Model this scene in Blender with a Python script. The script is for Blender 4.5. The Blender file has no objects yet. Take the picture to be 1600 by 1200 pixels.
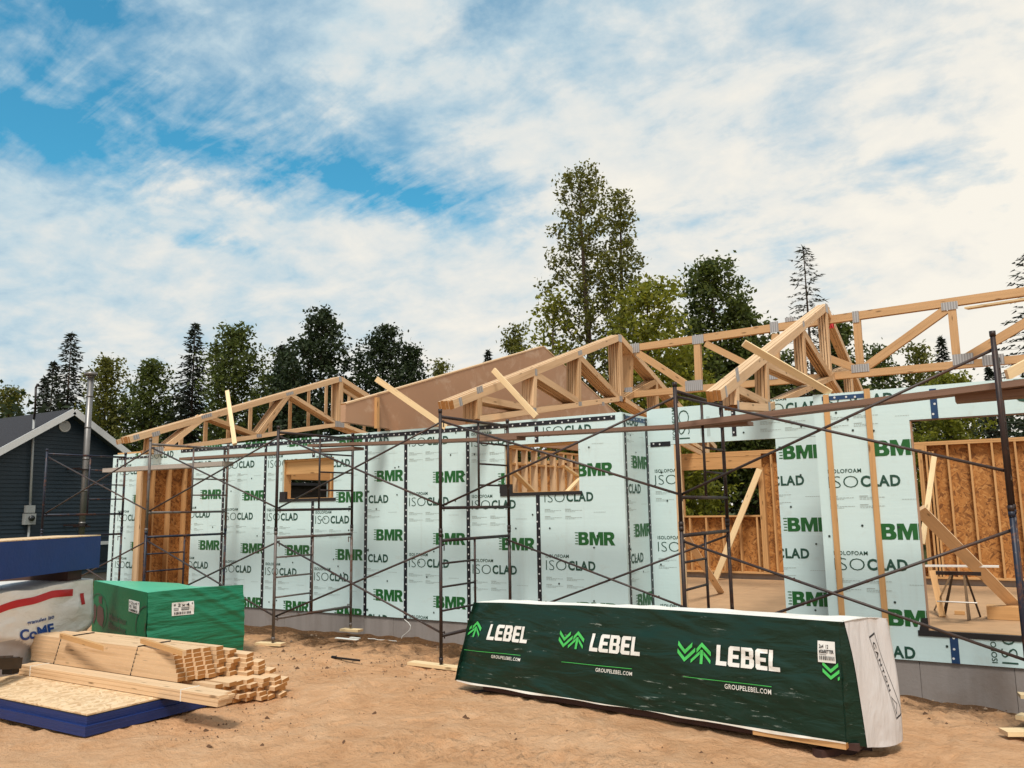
import bpy, math, random
import numpy as np
from mathutils import Vector, Matrix

random.seed(7)
RNG = np.random.default_rng(11)
SC = bpy.context.scene
COL = SC.collection
R = math.radians

# ------------------------------------------------------------------ camera
FPX, PITCH, ROLL, YAW, CAMZ = 1282.2, R(8.557), R(-0.964), R(31.6), 1.69
_f = np.array([-math.sin(YAW)*math.cos(PITCH), math.cos(YAW)*math.cos(PITCH), math.sin(PITCH)])
_r0 = np.array([math.cos(YAW), math.sin(YAW), 0.0])
_u0 = np.cross(_r0, _f)
_r = math.cos(ROLL)*_r0 + math.sin(ROLL)*_u0
_u = -math.sin(ROLL)*_r0 + math.cos(ROLL)*_u0
CAM = np.array([0, 0, CAMZ])
cd = bpy.data.cameras.new('camera')
cam = bpy.data.objects.new('camera', cd)
COL.objects.link(cam)
M = Matrix(((_r[0], _u[0], -_f[0], 0), (_r[1], _u[1], -_f[1], 0), (_r[2], _u[2], -_f[2], CAMZ), (0, 0, 0, 1)))
cam.matrix_world = M
cd.sensor_fit = 'HORIZONTAL'
cd.sensor_width = 36
cd.lens = 36*FPX/1600
cd.clip_start = 0.1
cd.clip_end = 2000
SC.camera = cam

def ray(x, y):
    return _f*FPX + _r*(x-800) - _u*(y-600)
def onY(x, y, Y):
    d = ray(x, y); return CAM + d*(Y/d[1])
def onX(x, y, X):
    d = ray(x, y); return CAM + d*(X/d[0])
def onZ(x, y, Z):
    d = ray(x, y); return CAM + d*((Z-CAMZ)/d[2])
def at(x, y, depth):
    d = ray(x, y); return CAM + d*(depth/FPX)
def up(base, x, y):
    d = ray(x, y); return CAM + d*(math.hypot(base[0], base[1])/math.hypot(d[0], d[1]))

# ------------------------------------------------------------------ world, sun, exposure
SUN_DIR = Vector((0.30, -0.74, 1.35)).normalized()      # towards the sun
w = bpy.data.worlds.new('World')
SC.world = w
w.use_nodes = True
NT = w.node_tree
NT.nodes.clear()
def N(nt, t, **k):
    n = nt.nodes.new(t)
    for a, b in k.items():
        setattr(n, a, b)
    return n
def mth(nt, op, a, b=None, c=None, clamp=False):
    n = N(nt, 'ShaderNodeMath', operation=op, use_clamp=clamp)
    for i, v in enumerate((a, b, c)):
        if v is None: continue
        if isinstance(v, (int, float)): n.inputs[i].default_value = v
        else: nt.links.new(v, n.inputs[i])
    return n.outputs[0]
def mixc(nt, fac, a, b, blend='MIX'):
    n = N(nt, 'ShaderNodeMix', data_type='RGBA', blend_type=blend)
    for s, v in ((n.inputs[0], fac), (n.inputs[6], a), (n.inputs[7], b)):
        if isinstance(v, (int, float)): s.default_value = v
        elif isinstance(v, (tuple, list)): s.default_value = (*v[:3], 1)
        else: nt.links.new(v, s)
    return n.outputs[2]
def ramp(nt, fac, stops):
    n = N(nt, 'ShaderNodeValToRGB')
    e = n.color_ramp.elements
    while len(e) < len(stops): e.new(0.5)
    for i, (p, c) in enumerate(stops):
        e[i].position = p
        e[i].color = (*c, 1) if isinstance(c, (tuple, list)) else (c, c, c, 1)
    nt.links.new(fac, n.inputs[0])
    return n.outputs[0]
def noise(nt, vec, scale, detail=4, rough=0.5, dist=0.0):
    n = N(nt, 'ShaderNodeTexNoise')
    n.inputs['Scale'].default_value = scale
    n.inputs['Detail'].default_value = detail
    n.inputs['Roughness'].default_value = rough
    n.inputs['Distortion'].default_value = dist
    if vec is not None: nt.links.new(vec, n.inputs['Vector'])
    return n.outputs['Fac']

sky = N(NT, 'ShaderNodeTexSky', sky_type='NISHITA')
sky.sun_disc = False
sky.sun_elevation = math.asin(SUN_DIR.z)
sky.sun_rotation = math.atan2(SUN_DIR.x, SUN_DIR.y)
sky.air_density = 1.2
sky.dust_density = 0.3
tc = N(NT, 'ShaderNodeTexCoord')
sep = N(NT, 'ShaderNodeSeparateXYZ')
NT.links.new(tc.outputs['Generated'], sep.inputs[0])
zc = mth(NT, 'MAXIMUM', sep.outputs[2], 0.0)
den = mth(NT, 'ADD', zc, 0.30)
cmb = N(NT, 'ShaderNodeCombineXYZ')
NT.links.new(mth(NT, 'DIVIDE', sep.outputs[0], den), cmb.inputs[0])
NT.links.new(mth(NT, 'DIVIDE', sep.outputs[1], den), cmb.inputs[1])
mp = N(NT, 'ShaderNodeMapping')
mp.inputs['Rotation'].default_value = (0, 0, R(-20))
mp.inputs['Scale'].default_value = (1.0, 1.45, 1)
NT.links.new(cmb.outputs[0], mp.inputs[0])
n1 = noise(NT, mp.outputs[0], 1.5, 9, 0.56, 0.35)
n2 = noise(NT, mp.outputs[0], 4.2, 9, 0.60, 0.45)
n3 = noise(NT, cmb.outputs[0], 10.0, 8, 0.60, 0.2)
# openings in the high cloud, as areas of the sky: centre, half-axes, tilt, depth
HOLES = [(20, 95, 190, 60, 14, .60), (0, 182, 130, 28, 16, .85), (150, 10, 110, 24, 5, .70), (165, 255, 130, 44, 16, .50),
         (430, 262, 210, 44, 9, .70), (600, 302, 130, 30, 10, .80), (430, 195, 230, 48, 12, .30), (330, 120, 260, 60, 10, .16),
         (320, 375, 90, 14, 5, .40), (745, 28, 90, 26, -25, .34), (1530, 275, 170, 50, 8, .24), (980, 330, 220, 36, 8, .18)]
tot = None
for (hx, hy, rx, ry, an, st) in HOLES:
    c = Vector(ray(hx, hy)).normalized()
    a = R(an)
    e1 = Vector(ray(hx+10*math.cos(a), hy+10*math.sin(a))).normalized() - c
    e1 = (e1 - c*e1.dot(c)).normalized()
    e2 = c.cross(e1)
    k = FPX*1.05
    terms = []
    for e, rr in ((e1, rx), (e2, ry)):
        dn = N(NT, 'ShaderNodeVectorMath', operation='DOT_PRODUCT')
        NT.links.new(tc.outputs['Generated'], dn.inputs[0])
        dn.inputs[1].default_value = e*(k/rr)
        terms.append(mth(NT, 'POWER', mth(NT, 'ABSOLUTE', dn.outputs['Value']), 2.0))
    fd = N(NT, 'ShaderNodeVectorMath', operation='DOT_PRODUCT')
    NT.links.new(tc.outputs['Generated'], fd.inputs[0])
    fd.inputs[1].default_value = c
    g = mth(NT, 'EXPONENT', mth(NT, 'MULTIPLY', mth(NT, 'ADD', terms[0], terms[1]), -0.62))
    g = mth(NT, 'MULTIPLY', mth(NT, 'MULTIPLY', g, st), mth(NT, 'GREATER_THAN', fd.outputs['Value'], 0.0))
    tot = g if tot is None else mth(NT, 'ADD', tot, g)
wisp = mth(NT, 'ADD', mth(NT, 'MULTIPLY', mth(NT, 'SUBTRACT', n1, 0.5), 1.5), mth(NT, 'MULTIPLY', mth(NT, 'SUBTRACT', n2, 0.5), 1.35))
wisp = mth(NT, 'MULTIPLY', mth(NT, 'ADD', wisp, mth(NT, 'MULTIPLY', mth(NT, 'SUBTRACT', n3, 0.5), 0.55)), 0.72)
fib = N(NT, 'ShaderNodeMapping')
fib.inputs['Rotation'].default_value = (0, 0, R(28))
fib.inputs['Scale'].default_value = (3.0, 15.0, 1)
NT.links.new(cmb.outputs[0], fib.inputs[0])
n4 = noise(NT, fib.outputs[0], 1.0, 8, 0.62, 0.9)
torn = mth(NT, 'ADD', mth(NT, 'MULTIPLY', mth(NT, 'SUBTRACT', n4, 0.5), 2.2), mth(NT, 'MULTIPLY', mth(NT, 'SUBTRACT', n3, 0.5), 2.4))
torn = mth(NT, 'MULTIPLY', torn, mth(NT, 'MINIMUM', mth(NT, 'ADD', tot, 0.10), 0.8))
cover = mth(NT, 'ADD', mth(NT, 'SUBTRACT', mth(NT, 'ADD', 1.13, wisp), mth(NT, 'MULTIPLY', tot, 0.82)), torn)
cover = mth(NT, 'ADD', cover, mth(NT, 'MULTIPLY', mth(NT, 'SUBTRACT', 0.28, zc), 0.7), clamp=True)
lum = mth(NT, 'ADD', mth(NT, 'MULTIPLY', mth(NT, 'SUBTRACT', n2, 0.5), 0.95), mth(NT, 'MULTIPLY', mth(NT, 'SUBTRACT', n1, 0.5), 1.1))
lum = mth(NT, 'ADD', lum, mth(NT, 'MULTIPLY', mth(NT, 'SUBTRACT', n3, 0.5), 0.9))
lum = mth(NT, 'ADD', lum, mth(NT, 'MULTIPLY', sep.outputs[0], 0.72))
lum = mth(NT, 'ADD', mth(NT, 'ADD', lum, 1.23), mth(NT, 'MULTIPLY', zc, -1.0), clamp=True)
cloud = ramp(NT, lum, [(0.0, (2.3, 3.5, 4.5)), (0.30, (3.7, 4.65, 5.15)), (0.58, (5.2, 5.4, 5.3)), (0.80, (6.0, 5.85, 5.4)), (1.0, (6.5, 6.2, 5.55))])
blue = mixc(NT, 1.0, sky.outputs[0], (0.30, 0.95, 1.0), 'MULTIPLY')
final = mixc(NT, cover, blue, cloud)
bg = N(NT, 'ShaderNodeBackground')
bg.inputs['Strength'].default_value = 0.1
wo = N(NT, 'ShaderNodeOutputWorld')
NT.links.new(final, bg.inputs[0])
NT.links.new(bg.outputs[0], wo.inputs[0])

sl = bpy.data.lights.new('sun', 'SUN')
sl.energy = 2.4
sl.angle = R(14)
sl.color = (1.0, 0.93, 0.82)
so = bpy.data.objects.new('sun', sl)
so.rotation_euler = SUN_DIR.to_track_quat('Z', 'Y').to_euler()
COL.objects.link(so)

SC.view_settings.view_transform = 'Standard'
SC.view_settings.look = 'None'
SC.view_settings.exposure = 0.55
SC.view_settings.gamma = 1.0

# ------------------------------------------------------------------ materials
def newmat(name):
    m = bpy.data.materials.new(name)
    m.use_nodes = True
    nt = m.node_tree
    return m, nt, nt.nodes['Principled BSDF']
def bump(nt, bs, h, strength, dist=0.02):
    b = N(nt, 'ShaderNodeBump')
    b.inputs['Strength'].default_value = strength
    b.inputs['Distance'].default_value = dist
    nt.links.new(h, b.inputs['Height'])
    nt.links.new(b.outputs[0], bs.inputs['Normal'])
def objco(nt):
    return N(nt, 'ShaderNodeTexCoord').outputs['Object']
def mapped(nt, vec, scale, rot=(0, 0, 0)):
    m = N(nt, 'ShaderNodeMapping')
    m.inputs['Scale'].default_value = scale
    m.inputs['Rotation'].default_value = rot
    nt.links.new(vec, m.inputs[0])
    return m.outputs[0]
def sq(c, k): return tuple(min(1, x*k) for x in c)

def plain(name, col, rough=0.6, var=0.15, scale=6.0, metal=0.0, bmp=0.0, bscale=40.0, spec=0.5):
    m, nt, bs = newmat(name)
    n = noise(nt, objco(nt), scale, 6, 0.6)
    nt.links.new(mixc(nt, n, sq(col, 1-var), sq(col, 1+var)), bs.inputs['Base Color'])
    bs.inputs['Roughness'].default_value = rough
    bs.inputs['Metallic'].default_value = metal
    bs.inputs['Specular IOR Level'].default_value = spec
    if bmp: bump(nt, bs, noise(nt, objco(nt), bscale, 4), bmp, 0.01)
    return m

def wood(name, col, dark, knots=True, rough=0.65, grain=1.0):
    m, nt, bs = newmat(name)
    uv = N(nt, 'ShaderNodeTexCoord').outputs['UV']
    g1 = noise(nt, mapped(nt, uv, (1.2, 38, 1)), 1.0, 5, 0.6, 0.4)
    g2 = noise(nt, mapped(nt, uv, (0.6, 7, 1)), 1.0, 3, 0.5, 0.8)
    isl = N(nt, 'ShaderNodeNewGeometry').outputs['Random Per Island']
    f = mth(nt, 'ADD', mth(nt, 'MULTIPLY', g1, 0.55*grain), mth(nt, 'MULTIPLY', g2, 0.5))
    f = mth(nt, 'ADD', f, mth(nt, 'MULTIPLY', mth(nt, 'SUBTRACT', isl, 0.5), 0.5))
    c = ramp(nt, f, [(0.24, dark), (0.54, col), (0.82, sq(col, 1.18))])
    if knots:
        v = N(nt, 'ShaderNodeTexVoronoi')
        v.inputs['Scale'].default_value = 1.0
        nt.links.new(mapped(nt, uv, (2.6, 9.5, 1)), v.inputs['Vector'])
        k = ramp(nt, v.outputs['Distance'], [(0.08, 1.0), (0.17, 0.0)])
        c = mixc(nt, mth(nt, 'MULTIPLY', k, 0.75), c, sq(dark, 0.35))
    nt.links.new(c, bs.inputs['Base Color'])
    bs.inputs['Roughness'].default_value = rough
    bs.inputs['Specular IOR Level'].default_value = 0.25
    bump(nt, bs, g1, 0.12, 0.004)
    return m

def osb(name, base, dark, light, s=1.0):
    m, nt, bs = newmat(name)
    uv = N(nt, 'ShaderNodeTexCoord').outputs['UV']
    cols = []
    for sc, rot in (((5*s, 21*s, 1), 1.35), ((6*s, 23*s, 1), 0.5), ((5*s, 17*s, 1), 2.2)):
        v = N(nt, 'ShaderNodeTexVoronoi')
        v.inputs['Scale'].default_value = 1.0
        vm = mapped(nt, uv, (1, 1, 1), (0, 0, rot))
        vm = mapped(nt, vm, sc)
        nt.links.new(vm, v.inputs['Vector'])
        cols.append(v)
    sel = noise(nt, uv, 7*s, 3)
    a = mixc(nt, ramp(nt, sel, [(0.47, 0.0), (0.5, 1.0)]), cols[0].outputs['Color'], cols[1].outputs['Color'])
    a = mixc(nt, ramp(nt, noise(nt, uv, 5.3*s, 3), [(0.52, 0.0), (0.55, 1.0)]), a, cols[2].outputs['Color'])
    bw = N(nt, 'ShaderNodeRGBToBW')
    nt.links.new(a, bw.inputs[0])
    c = ramp(nt, bw.outputs[0], [(0.18, dark), (0.42, base), (0.62, sq(base, 1.2)), (0.85, light)])
    nt.links.new(c, bs.inputs['Base Color'])
    bs.inputs['Roughness'].default_value = 0.7
    bump(nt, bs, bw.outputs[0], 0.15, 0.004)
    return m

def film(name, col, rough=0.35, wr=0.5, wscale=(2.2, 9, 9), dirt=None, spec=0.5, rot=(0.3, 0.5, 0.4), scuff=None):
    m, nt, bs = newmat(name)
    oc = objco(nt)
    n = noise(nt, oc, 1.6, 5, 0.6)
    c = mixc(nt, n, sq(col, 0.86), sq(col, 1.12))
    if dirt:
        d = ramp(nt, noise(nt, oc, 2.3, 8, 0.68, 0.6), [(0.56, 0.0), (0.72, 0.6)])
        c = mixc(nt, d, c, dirt)
    if scuff:
        s1 = noise(nt, mapped(nt, oc, (1.6, 30, 30), (0.1, 0.25, 0.1)), 1.0, 6, 0.7)
        s2 = noise(nt, oc, 2.2, 4, 0.6)
        s = mth(nt, 'MULTIPLY', ramp(nt, s1, [(0.61, 0.0), (0.68, 0.7)]), ramp(nt, s2, [(0.47, 0.0), (0.58, 1.0)]))
        c = mixc(nt, s, c, scuff)
    nt.links.new(c, bs.inputs['Base Color'])
    bs.inputs['Roughness'].default_value = rough
    bs.inputs['Specular IOR Level'].default_value = spec
    h1 = noise(nt, mapped(nt, oc, wscale, rot), 1.0, 3, 0.45, 0.8)
    h2 = noise(nt, mapped(nt, oc, (wscale[0]*2.5, wscale[1]*2, wscale[2]*2), (rot[0]+.5, rot[1]-.9, rot[2])), 1.0, 3, 0.5, 0.5)
    h = mth(nt, 'ADD', h1, mth(nt, 'MULTIPLY', h2, 0.4))
    bump(nt, bs, h, wr, 0.05)
    return m

W_PALE = wood('spruce_lumber', (0.64, 0.44, 0.265), (0.42, 0.245, 0.115))
W_END = wood('lumber_end_grain', (0.36, 0.165, 0.052), (0.22, 0.095, 0.028), False)
W_BRIGHT = wood('fresh_brace_lumber', (0.74, 0.56, 0.33), (0.56, 0.38, 0.19))
W_STUD = wood('stud_lumber', (0.54, 0.31, 0.135), (0.33, 0.165, 0.060))
W_PLANK = wood('weathered_plank', (0.195, 0.118, 0.085), (0.09, 0.050, 0.036), False)
W_GREY = wood('grey_plank', (0.36, 0.32, 0.29), (0.22, 0.19, 0.17), False)
OSB_IN = osb('oriented_strand_board', (0.355, 0.150, 0.036), (0.18, 0.066, 0.014), (0.50, 0.25, 0.08), 1.4)
OSB_PALE = osb('pale_strand_board', (0.62, 0.43, 0.25), (0.52, 0.33, 0.17), (0.72, 0.55, 0.36), 1.6)
PLATE = None
FOAM = None
def mk_special():
    global PLATE, FOAM, GYP, CONC, DIRT
    m, nt, bs = newmat('galvanised_plate')
    uv = N(nt, 'ShaderNodeTexCoord').outputs['UV']
    wv = N(nt, 'ShaderNodeTexWave')
    wv.inputs['Scale'].default_value = 1.5
    nt.links.new(uv, wv.inputs['Vector'])
    nt.links.new(mixc(nt, wv.outputs['Fac'], (0.46, 0.46, 0.47), (0.27, 0.265, 0.27)), bs.inputs['Base Color'])
    bs.inputs['Metallic'].default_value = 0.35
    bs.inputs['Roughness'].default_value = 0.5
    PLATE = m
    m, nt, bs = newmat('mint_foam_board')
    oc = objco(nt)
    n = noise(nt, oc, 1.3, 5, 0.6)
    c = mixc(nt, n, (0.555, 0.735, 0.755), (0.635, 0.79, 0.81))
    oi = N(nt, 'ShaderNodeObjectInfo').outputs['Random']
    c = mixc(nt, mth(nt, 'MULTIPLY', oi, 0.22), c, (0.51, 0.64, 0.65))
    st = ramp(nt, noise(nt, oc, 3.1, 8, 0.7, 0.4), [(0.58, 0.0), (0.75, 0.4)])
    c = mixc(nt, st, c, (0.47, 0.49, 0.44))
    vs = ramp(nt, noise(nt, mapped(nt, oc, (7, 7, .5)), 1.0, 5, .6), [(0.58, 0.0), (0.75, 0.28)])
    c = mixc(nt, vs, c, (0.46, 0.53, 0.52))
    nt.links.new(c, bs.inputs['Base Color'])
    bs.inputs['Roughness'].default_value = 0.36
    bump(nt, bs, mth(nt, 'ADD', noise(nt, mapped(nt, oc, (1.5, 1.5, 22)), 1.0, 3), mth(nt, 'MULTIPLY', noise(nt, oc, 1.7, 3), 4.0)), 0.12, 0.012)
    FOAM = m
    m, nt, bs = newmat('tan_gypsum_sheathing')
    oc = objco(nt)
    n = noise(nt, oc, 2.0, 8, 0.65, 0.6)
    n2 = noise(nt, oc, 0.7, 5, 0.6)
    c = mixc(nt, ramp(nt, n, [(0.54, 0.0), (0.70, 0.7)]), mixc(nt, n2, (0.37, 0.215, 0.130), (0.47, 0.285, 0.18)), (0.58, 0.43, 0.32))
    nt.links.new(c, bs.inputs['Base Color'])
    bs.inputs['Roughness'].default_value = 0.8
    GYP = m
    m, nt, bs = newmat('cast_concrete')
    oc = objco(nt)
    n = noise(nt, oc, 1.4, 7, 0.65)
    n2 = noise(nt, mapped(nt, oc, (6, 6, 0.6)), 1.0, 5, 0.6)
    c = mixc(nt, n2, (0.19, 0.165, 0.155), (0.33, 0.295, 0.28))
    c = mixc(nt, ramp(nt, n, [(0.5, 0.0), (0.7, 0.6)]), c, (0.20, 0.15, 0.12))
    nt.links.new(c, bs.inputs['Base Color'])
    bs.inputs['Roughness'].default_value = 0.85
    bump(nt, bs, noise(nt, oc, 30, 5), 0.25, 0.01)
    CONC = m
    m, nt, bs = newmat('sandy_soil')
    oc = objco(nt)
    big = noise(nt, oc, 0.45, 6, 0.6, 0.3)
    mid = noise(nt, oc, 2.6, 8, 0.68, 0.5)
    fine = noise(nt, oc, 26, 8, 0.7)
    peb = N(nt, 'ShaderNodeTexVoronoi')
    peb.inputs['Scale'].default_value = 34
    nt.links.new(oc, peb.inputs['Vector'])
    f = mth(nt, 'ADD', mth(nt, 'MULTIPLY', big, 0.45), mth(nt, 'MULTIPLY', mid, 0.65))
    f = mth(nt, 'ADD', f, mth(nt, 'MULTIPLY', fine, 0.30))
    c = ramp(nt, f, [(0.36, (0.22, 0.092, 0.036)), (0.52, (0.50, 0.258, 0.124)), (0.66, (0.62, 0.350, 0.186)), (0.92, (0.73, 0.475, 0.29))])
    sp = N(nt, 'ShaderNodeSeparateXYZ')
    nt.links.new(oc, sp.inputs[0])
    # damp, freshly dug strip along the foundation
    wet = mth(nt, 'ADD', mth(nt, 'MULTIPLY', mth(nt, 'SUBTRACT', mid, 0.5), 4.5), mth(nt, 'SUBTRACT', sp.outputs[1], 8.35))
    wet = ramp(nt, mth(nt, 'MULTIPLY', wet, 0.9), [(0.0, 0.0), (0.85, 0.92)])
    c = mixc(nt, wet, c, mixc(nt, ramp(nt, fine, [(.35, 0.0), (.65, 1.0)]), (0.026, 0.011, 0.004), (0.135, 0.064, 0.025)))
    far = ramp(nt, mth(nt, 'MULTIPLY', mth(nt, 'SUBTRACT', sp.outputs[1], 22), 0.2), [(0.0, 0.0), (1.0, 1.0)])
    c = mixc(nt, far, c, (0.05, 0.06, 0.02))
    pb = ramp(nt, peb.outputs['Distance'], [(0.0, 1.0), (0.14, 0.0)])
    pb = mth(nt, 'MULTIPLY', pb, ramp(nt, noise(nt, oc, 9, 3), [(0.55, 0.0), (0.62, 0.9)]))
    c = mixc(nt, pb, c, (0.12, 0.065, 0.035))
    dk = ramp(nt, noise(nt, mapped(nt, oc, (9, 20, 9), (0, 0, .3)), 1.0, 6, 0.7, 0.6), [(0.60, 0.0), (0.72, 0.55)])
    c = mixc(nt, dk, c, (0.22, 0.115, 0.055))
    nt.links.new(c, bs.inputs['Base Color'])
    bs.inputs['Roughness'].default_value = 0.95
    bs.inputs['Specular IOR Level'].default_value = 0.15
    h = mth(nt, 'ADD', mth(nt, 'MULTIPLY', fine, 0.40), mth(nt, 'ADD', mid, mth(nt, 'MULTIPLY', noise(nt, oc, 8, 6, .65), 0.5)))
    bump(nt, bs, h, 1.0, 0.09)
    DIRT = m
mk_special()

def steel(name, base, rust=(0.085, 0.030, 0.014), bare=(0.16, 0.14, 0.13)):
    m, nt, bs = newmat(name)
    oc = objco(nt)
    c = mixc(nt, noise(nt, oc, 6, 5, .6), sq(base, .6), sq(base, 1.5))
    c = mixc(nt, ramp(nt, noise(nt, oc, 4.3, 7, .7, .5), [(.52, 0.0), (.60, .85)]), c, rust)
    c = mixc(nt, ramp(nt, noise(nt, oc, 11, 6, .7, .3), [(.60, 0.0), (.66, .8)]), c, bare)
    nt.links.new(c, bs.inputs['Base Color'])
    bs.inputs['Roughness'].default_value = .5; bs.inputs['Metallic'].default_value = .15
    return m
STEEL = steel('painted_scaffold_steel', (0.020, 0.012, 0.012), (0.045, 0.017, 0.010), (0.085, 0.075, 0.072))
STEEL_G = steel('grey_scaffold_steel', (0.115, 0.098, 0.092))
STEEL_B = steel('blue_scaffold_paint', (0.007, 0.011, 0.028))
STEEL_R = steel('rusty_scaffold_steel', (0.020, 0.010, 0.009), (0.045, 0.017, 0.010), (0.06, 0.04, 0.035))
GALV = plain('galvanised_tube', (0.40, 0.38, 0.36), 0.42, 0.3, 9, 0.5)
TUBE = steel('brace_tube_steel', (0.040, 0.028, 0.026), (0.06, 0.024, 0.014), (0.11, 0.095, 0.09))
TAPE = plain('navy_sheathing_tape', (0.004, 0.004, 0.010), 0.4, 0.4, 6)
TAPE_B = plain('blue_flashing_tape', (0.008, 0.045, 0.13), 0.4, 0.4, 6)
MEMBR = plain('black_membrane', (0.012, 0.011, 0.013), 0.5, 0.4, 6)
WHITE_DOT = plain('white_washer', (0.62, 0.64, 0.66), 0.5, 0.1)
DOT = plain('dark_washer', (0.012, 0.03, 0.025), 0.5, 0.2)
INK_BMR = plain('bright_green_ink', (0.006, 0.105, 0.018), 0.5, 0.08, 4)
INK_ISO = plain('dark_green_ink', (0.010, 0.062, 0.042), 0.5, 0.08, 4)
INK_GREY = plain('grey_ink', (0.36, 0.43, 0.42), 0.5, 0.05, 4)
INK_BLACK = plain('black_ink', (0.015, 0.015, 0.018), 0.6, 0.2)
INK_WHITE = plain('white_ink', (0.75, 0.75, 0.72), 0.5, 0.06, 8)
INK_LIME = plain('lime_ink', (0.06, 0.50, 0.10), 0.45, 0.2, 5)
INK_BLUE = plain('blue_ink', (0.012, 0.055, 0.26), 0.5, 0.1)
INK_RED = plain('red_ink', (0.48, 0.016, 0.022), 0.5, 0.2, 5)
PAPER = plain('white_paper', (0.72, 0.72, 0.70), 0.7, 0.08)
INK_MAROON = plain('maroon_ink', (0.045, 0.012, 0.014), 0.5, 0.2)
INK_PINE = plain('pine_ink', (0.006, 0.045, 0.025), 0.5, 0.2)
F_DKGREEN = film('dark_green_wrap', (0.005, 0.026, 0.017), 0.36, 0.55, (1.3, 5, 6), (0.020, 0.035, 0.028), 0.28, (0.1, 0.45, 0.2), (0.34, 0.40, 0.37))
F_WHITE = film('white_wrap', (0.53, 0.515, 0.52), 0.5, 0.7, (6, 6, 1.5), (0.50, 0.42, 0.37))
F_WTOP = film('white_wrap_top', (0.80, 0.78, 0.72), 0.5, 0.3, (3, 8, 3), (0.6, 0.5, 0.4))
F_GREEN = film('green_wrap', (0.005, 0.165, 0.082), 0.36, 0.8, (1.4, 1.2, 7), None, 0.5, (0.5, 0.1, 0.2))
F_GREEN_SHADE = film('shaded_green_wrap', (0.006, 0.13, 0.055), 0.5, 0.15, (2, 2, 4), None, 0.15)  # same wrap made darker, shade on its side put into the colour
F_GREEN_LIT = film('lit_green_wrap_top', (0.07, 0.50, 0.30), 0.35, 0.25, (2, 3, 4), None, 0.5)  # same wrap made paler, light on its top put into the colour
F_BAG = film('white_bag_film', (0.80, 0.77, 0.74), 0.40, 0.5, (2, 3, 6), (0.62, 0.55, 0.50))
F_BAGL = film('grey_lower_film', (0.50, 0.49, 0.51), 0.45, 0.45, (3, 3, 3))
NAVY = plain('navy_edge_paint', (0.003, 0.019, 0.115), 0.55, 0.25, 3, bmp=0.15, bscale=25)
def navy_layers():
    nt = NAVY.node_tree; bs = nt.nodes['Principled BSDF']
    wv = N(nt, 'ShaderNodeTexNoise'); wv.inputs['Scale'].default_value = 1.0
    nt.links.new(mapped(nt, objco(nt), (1.5, 1.5, 140)), wv.inputs['Vector'])
    bump(nt, bs, wv.outputs['Fac'], 0.5, 0.01)
navy_layers()
SPACER_SHADE = plain('dark_spacer_and_shade', (0.05, 0.022, 0.018), 0.8, 0.3)  # dark spacer timber, also paints the shade below the dark green package
SIDING = plain('dark_teal_siding', (0.009, 0.024, 0.040), 0.6, 0.15, 3)
SHINGLE = plain('charcoal_shingle', (0.018, 0.017, 0.022), 0.9, 0.45, 22, bmp=0.6, bscale=60)
TRIM = plain('white_trim', (0.60, 0.62, 0.64), 0.5, 0.06)
STAINLESS = plain('stainless_pipe', (0.20, 0.195, 0.195), 0.42, 0.3, 4, 0.6)
METERG = plain('grey_meter_box', (0.30, 0.32, 0.33), 0.5, 0.12)
BLACKM = plain('black_steel', (0.016, 0.012, 0.012), 0.45, 0.4, 6, 0.4)
GLASS = plain('dark_glass', (0.02, 0.025, 0.03), 0.08, 0.2)
BARK = plain('bark', (0.060, 0.040, 0.028), 0.9, 0.4, 9, bmp=0.4)
BARKG = plain('grey_bark', (0.12, 0.095, 0.07), 0.9, 0.4, 9, bmp=0.4)

def leafmat(name, a, b, trans=0.35):
    m, nt, bs = newmat(name)
    isl = N(nt, 'ShaderNodeNewGeometry').outputs['Random Per Island']
    c = mixc(nt, isl, a, b)
    nt.links.new(c, bs.inputs['Base Color'])
    bs.inputs['Roughness'].default_value = 0.6
    bs.inputs['Specular IOR Level'].default_value = 0.3
    t = N(nt, 'ShaderNodeBsdfTranslucent')
    nt.links.new(mixc(nt, 0.5, c, sq(b, 1.5)), t.inputs['Color'])
    ms = N(nt, 'ShaderNodeMixShader')
    ms.inputs[0].default_value = trans
    nt.links.new(bs.outputs[0], ms.inputs[1])
    nt.links.new(t.outputs[0], ms.inputs[2])
    nt.links.new(ms.outputs[0], nt.nodes['Material Output'].inputs[0])
    return m
LEAF_OLIVE = leafmat('olive_leaves', (0.042, 0.050, 0.010), (0.165, 0.165, 0.026), .4)
LEAF_YEL = leafmat('yellow_green_leaves', (0.075, 0.095, 0.010), (0.25, 0.25, 0.026), 0.45)
LEAF_MID = leafmat('mid_green_leaves', (0.026, 0.042, 0.010), (0.105, 0.130, 0.024))
LEAF_DARK = leafmat('dark_green_leaves', (0.010, 0.020, 0.008), (0.034, 0.052, 0.016), 0.25)
NEEDLE = leafmat('dark_needles', (0.008, 0.013, 0.008), (0.022, 0.030, 0.014), 0.1)
NEEDLE2 = leafmat('sparse_needles', (0.020, 0.020, 0.012), (0.042, 0.044, 0.022), 0.1)
GRASS = leafmat('lawn_grass', (0.040, 0.060, 0.008), (0.13, 0.15, 0.022), 0.3)
LAWN = plain('lawn_soil', (0.075, 0.085, 0.020), 0.95, 0.4, 12)

# ------------------------------------------------------------------ mesh building
ORIG = {}
def tag(o, label=None, cat=None, group=None, kind=None):
    if label: o['label'] = label
    if cat: o['category'] = cat
    if group: o['group'] = group
    if kind: o['kind'] = kind
    return o
def thing(name, loc, label, cat, group=None):
    o = bpy.data.objects.new(name, None)
    o.empty_display_size = 0.2
    o.location = [float(v) for v in loc]
    COL.objects.link(o)
    ORIG[o.name] = np.array(loc, float)
    return tag(o, label, cat, group)

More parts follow.
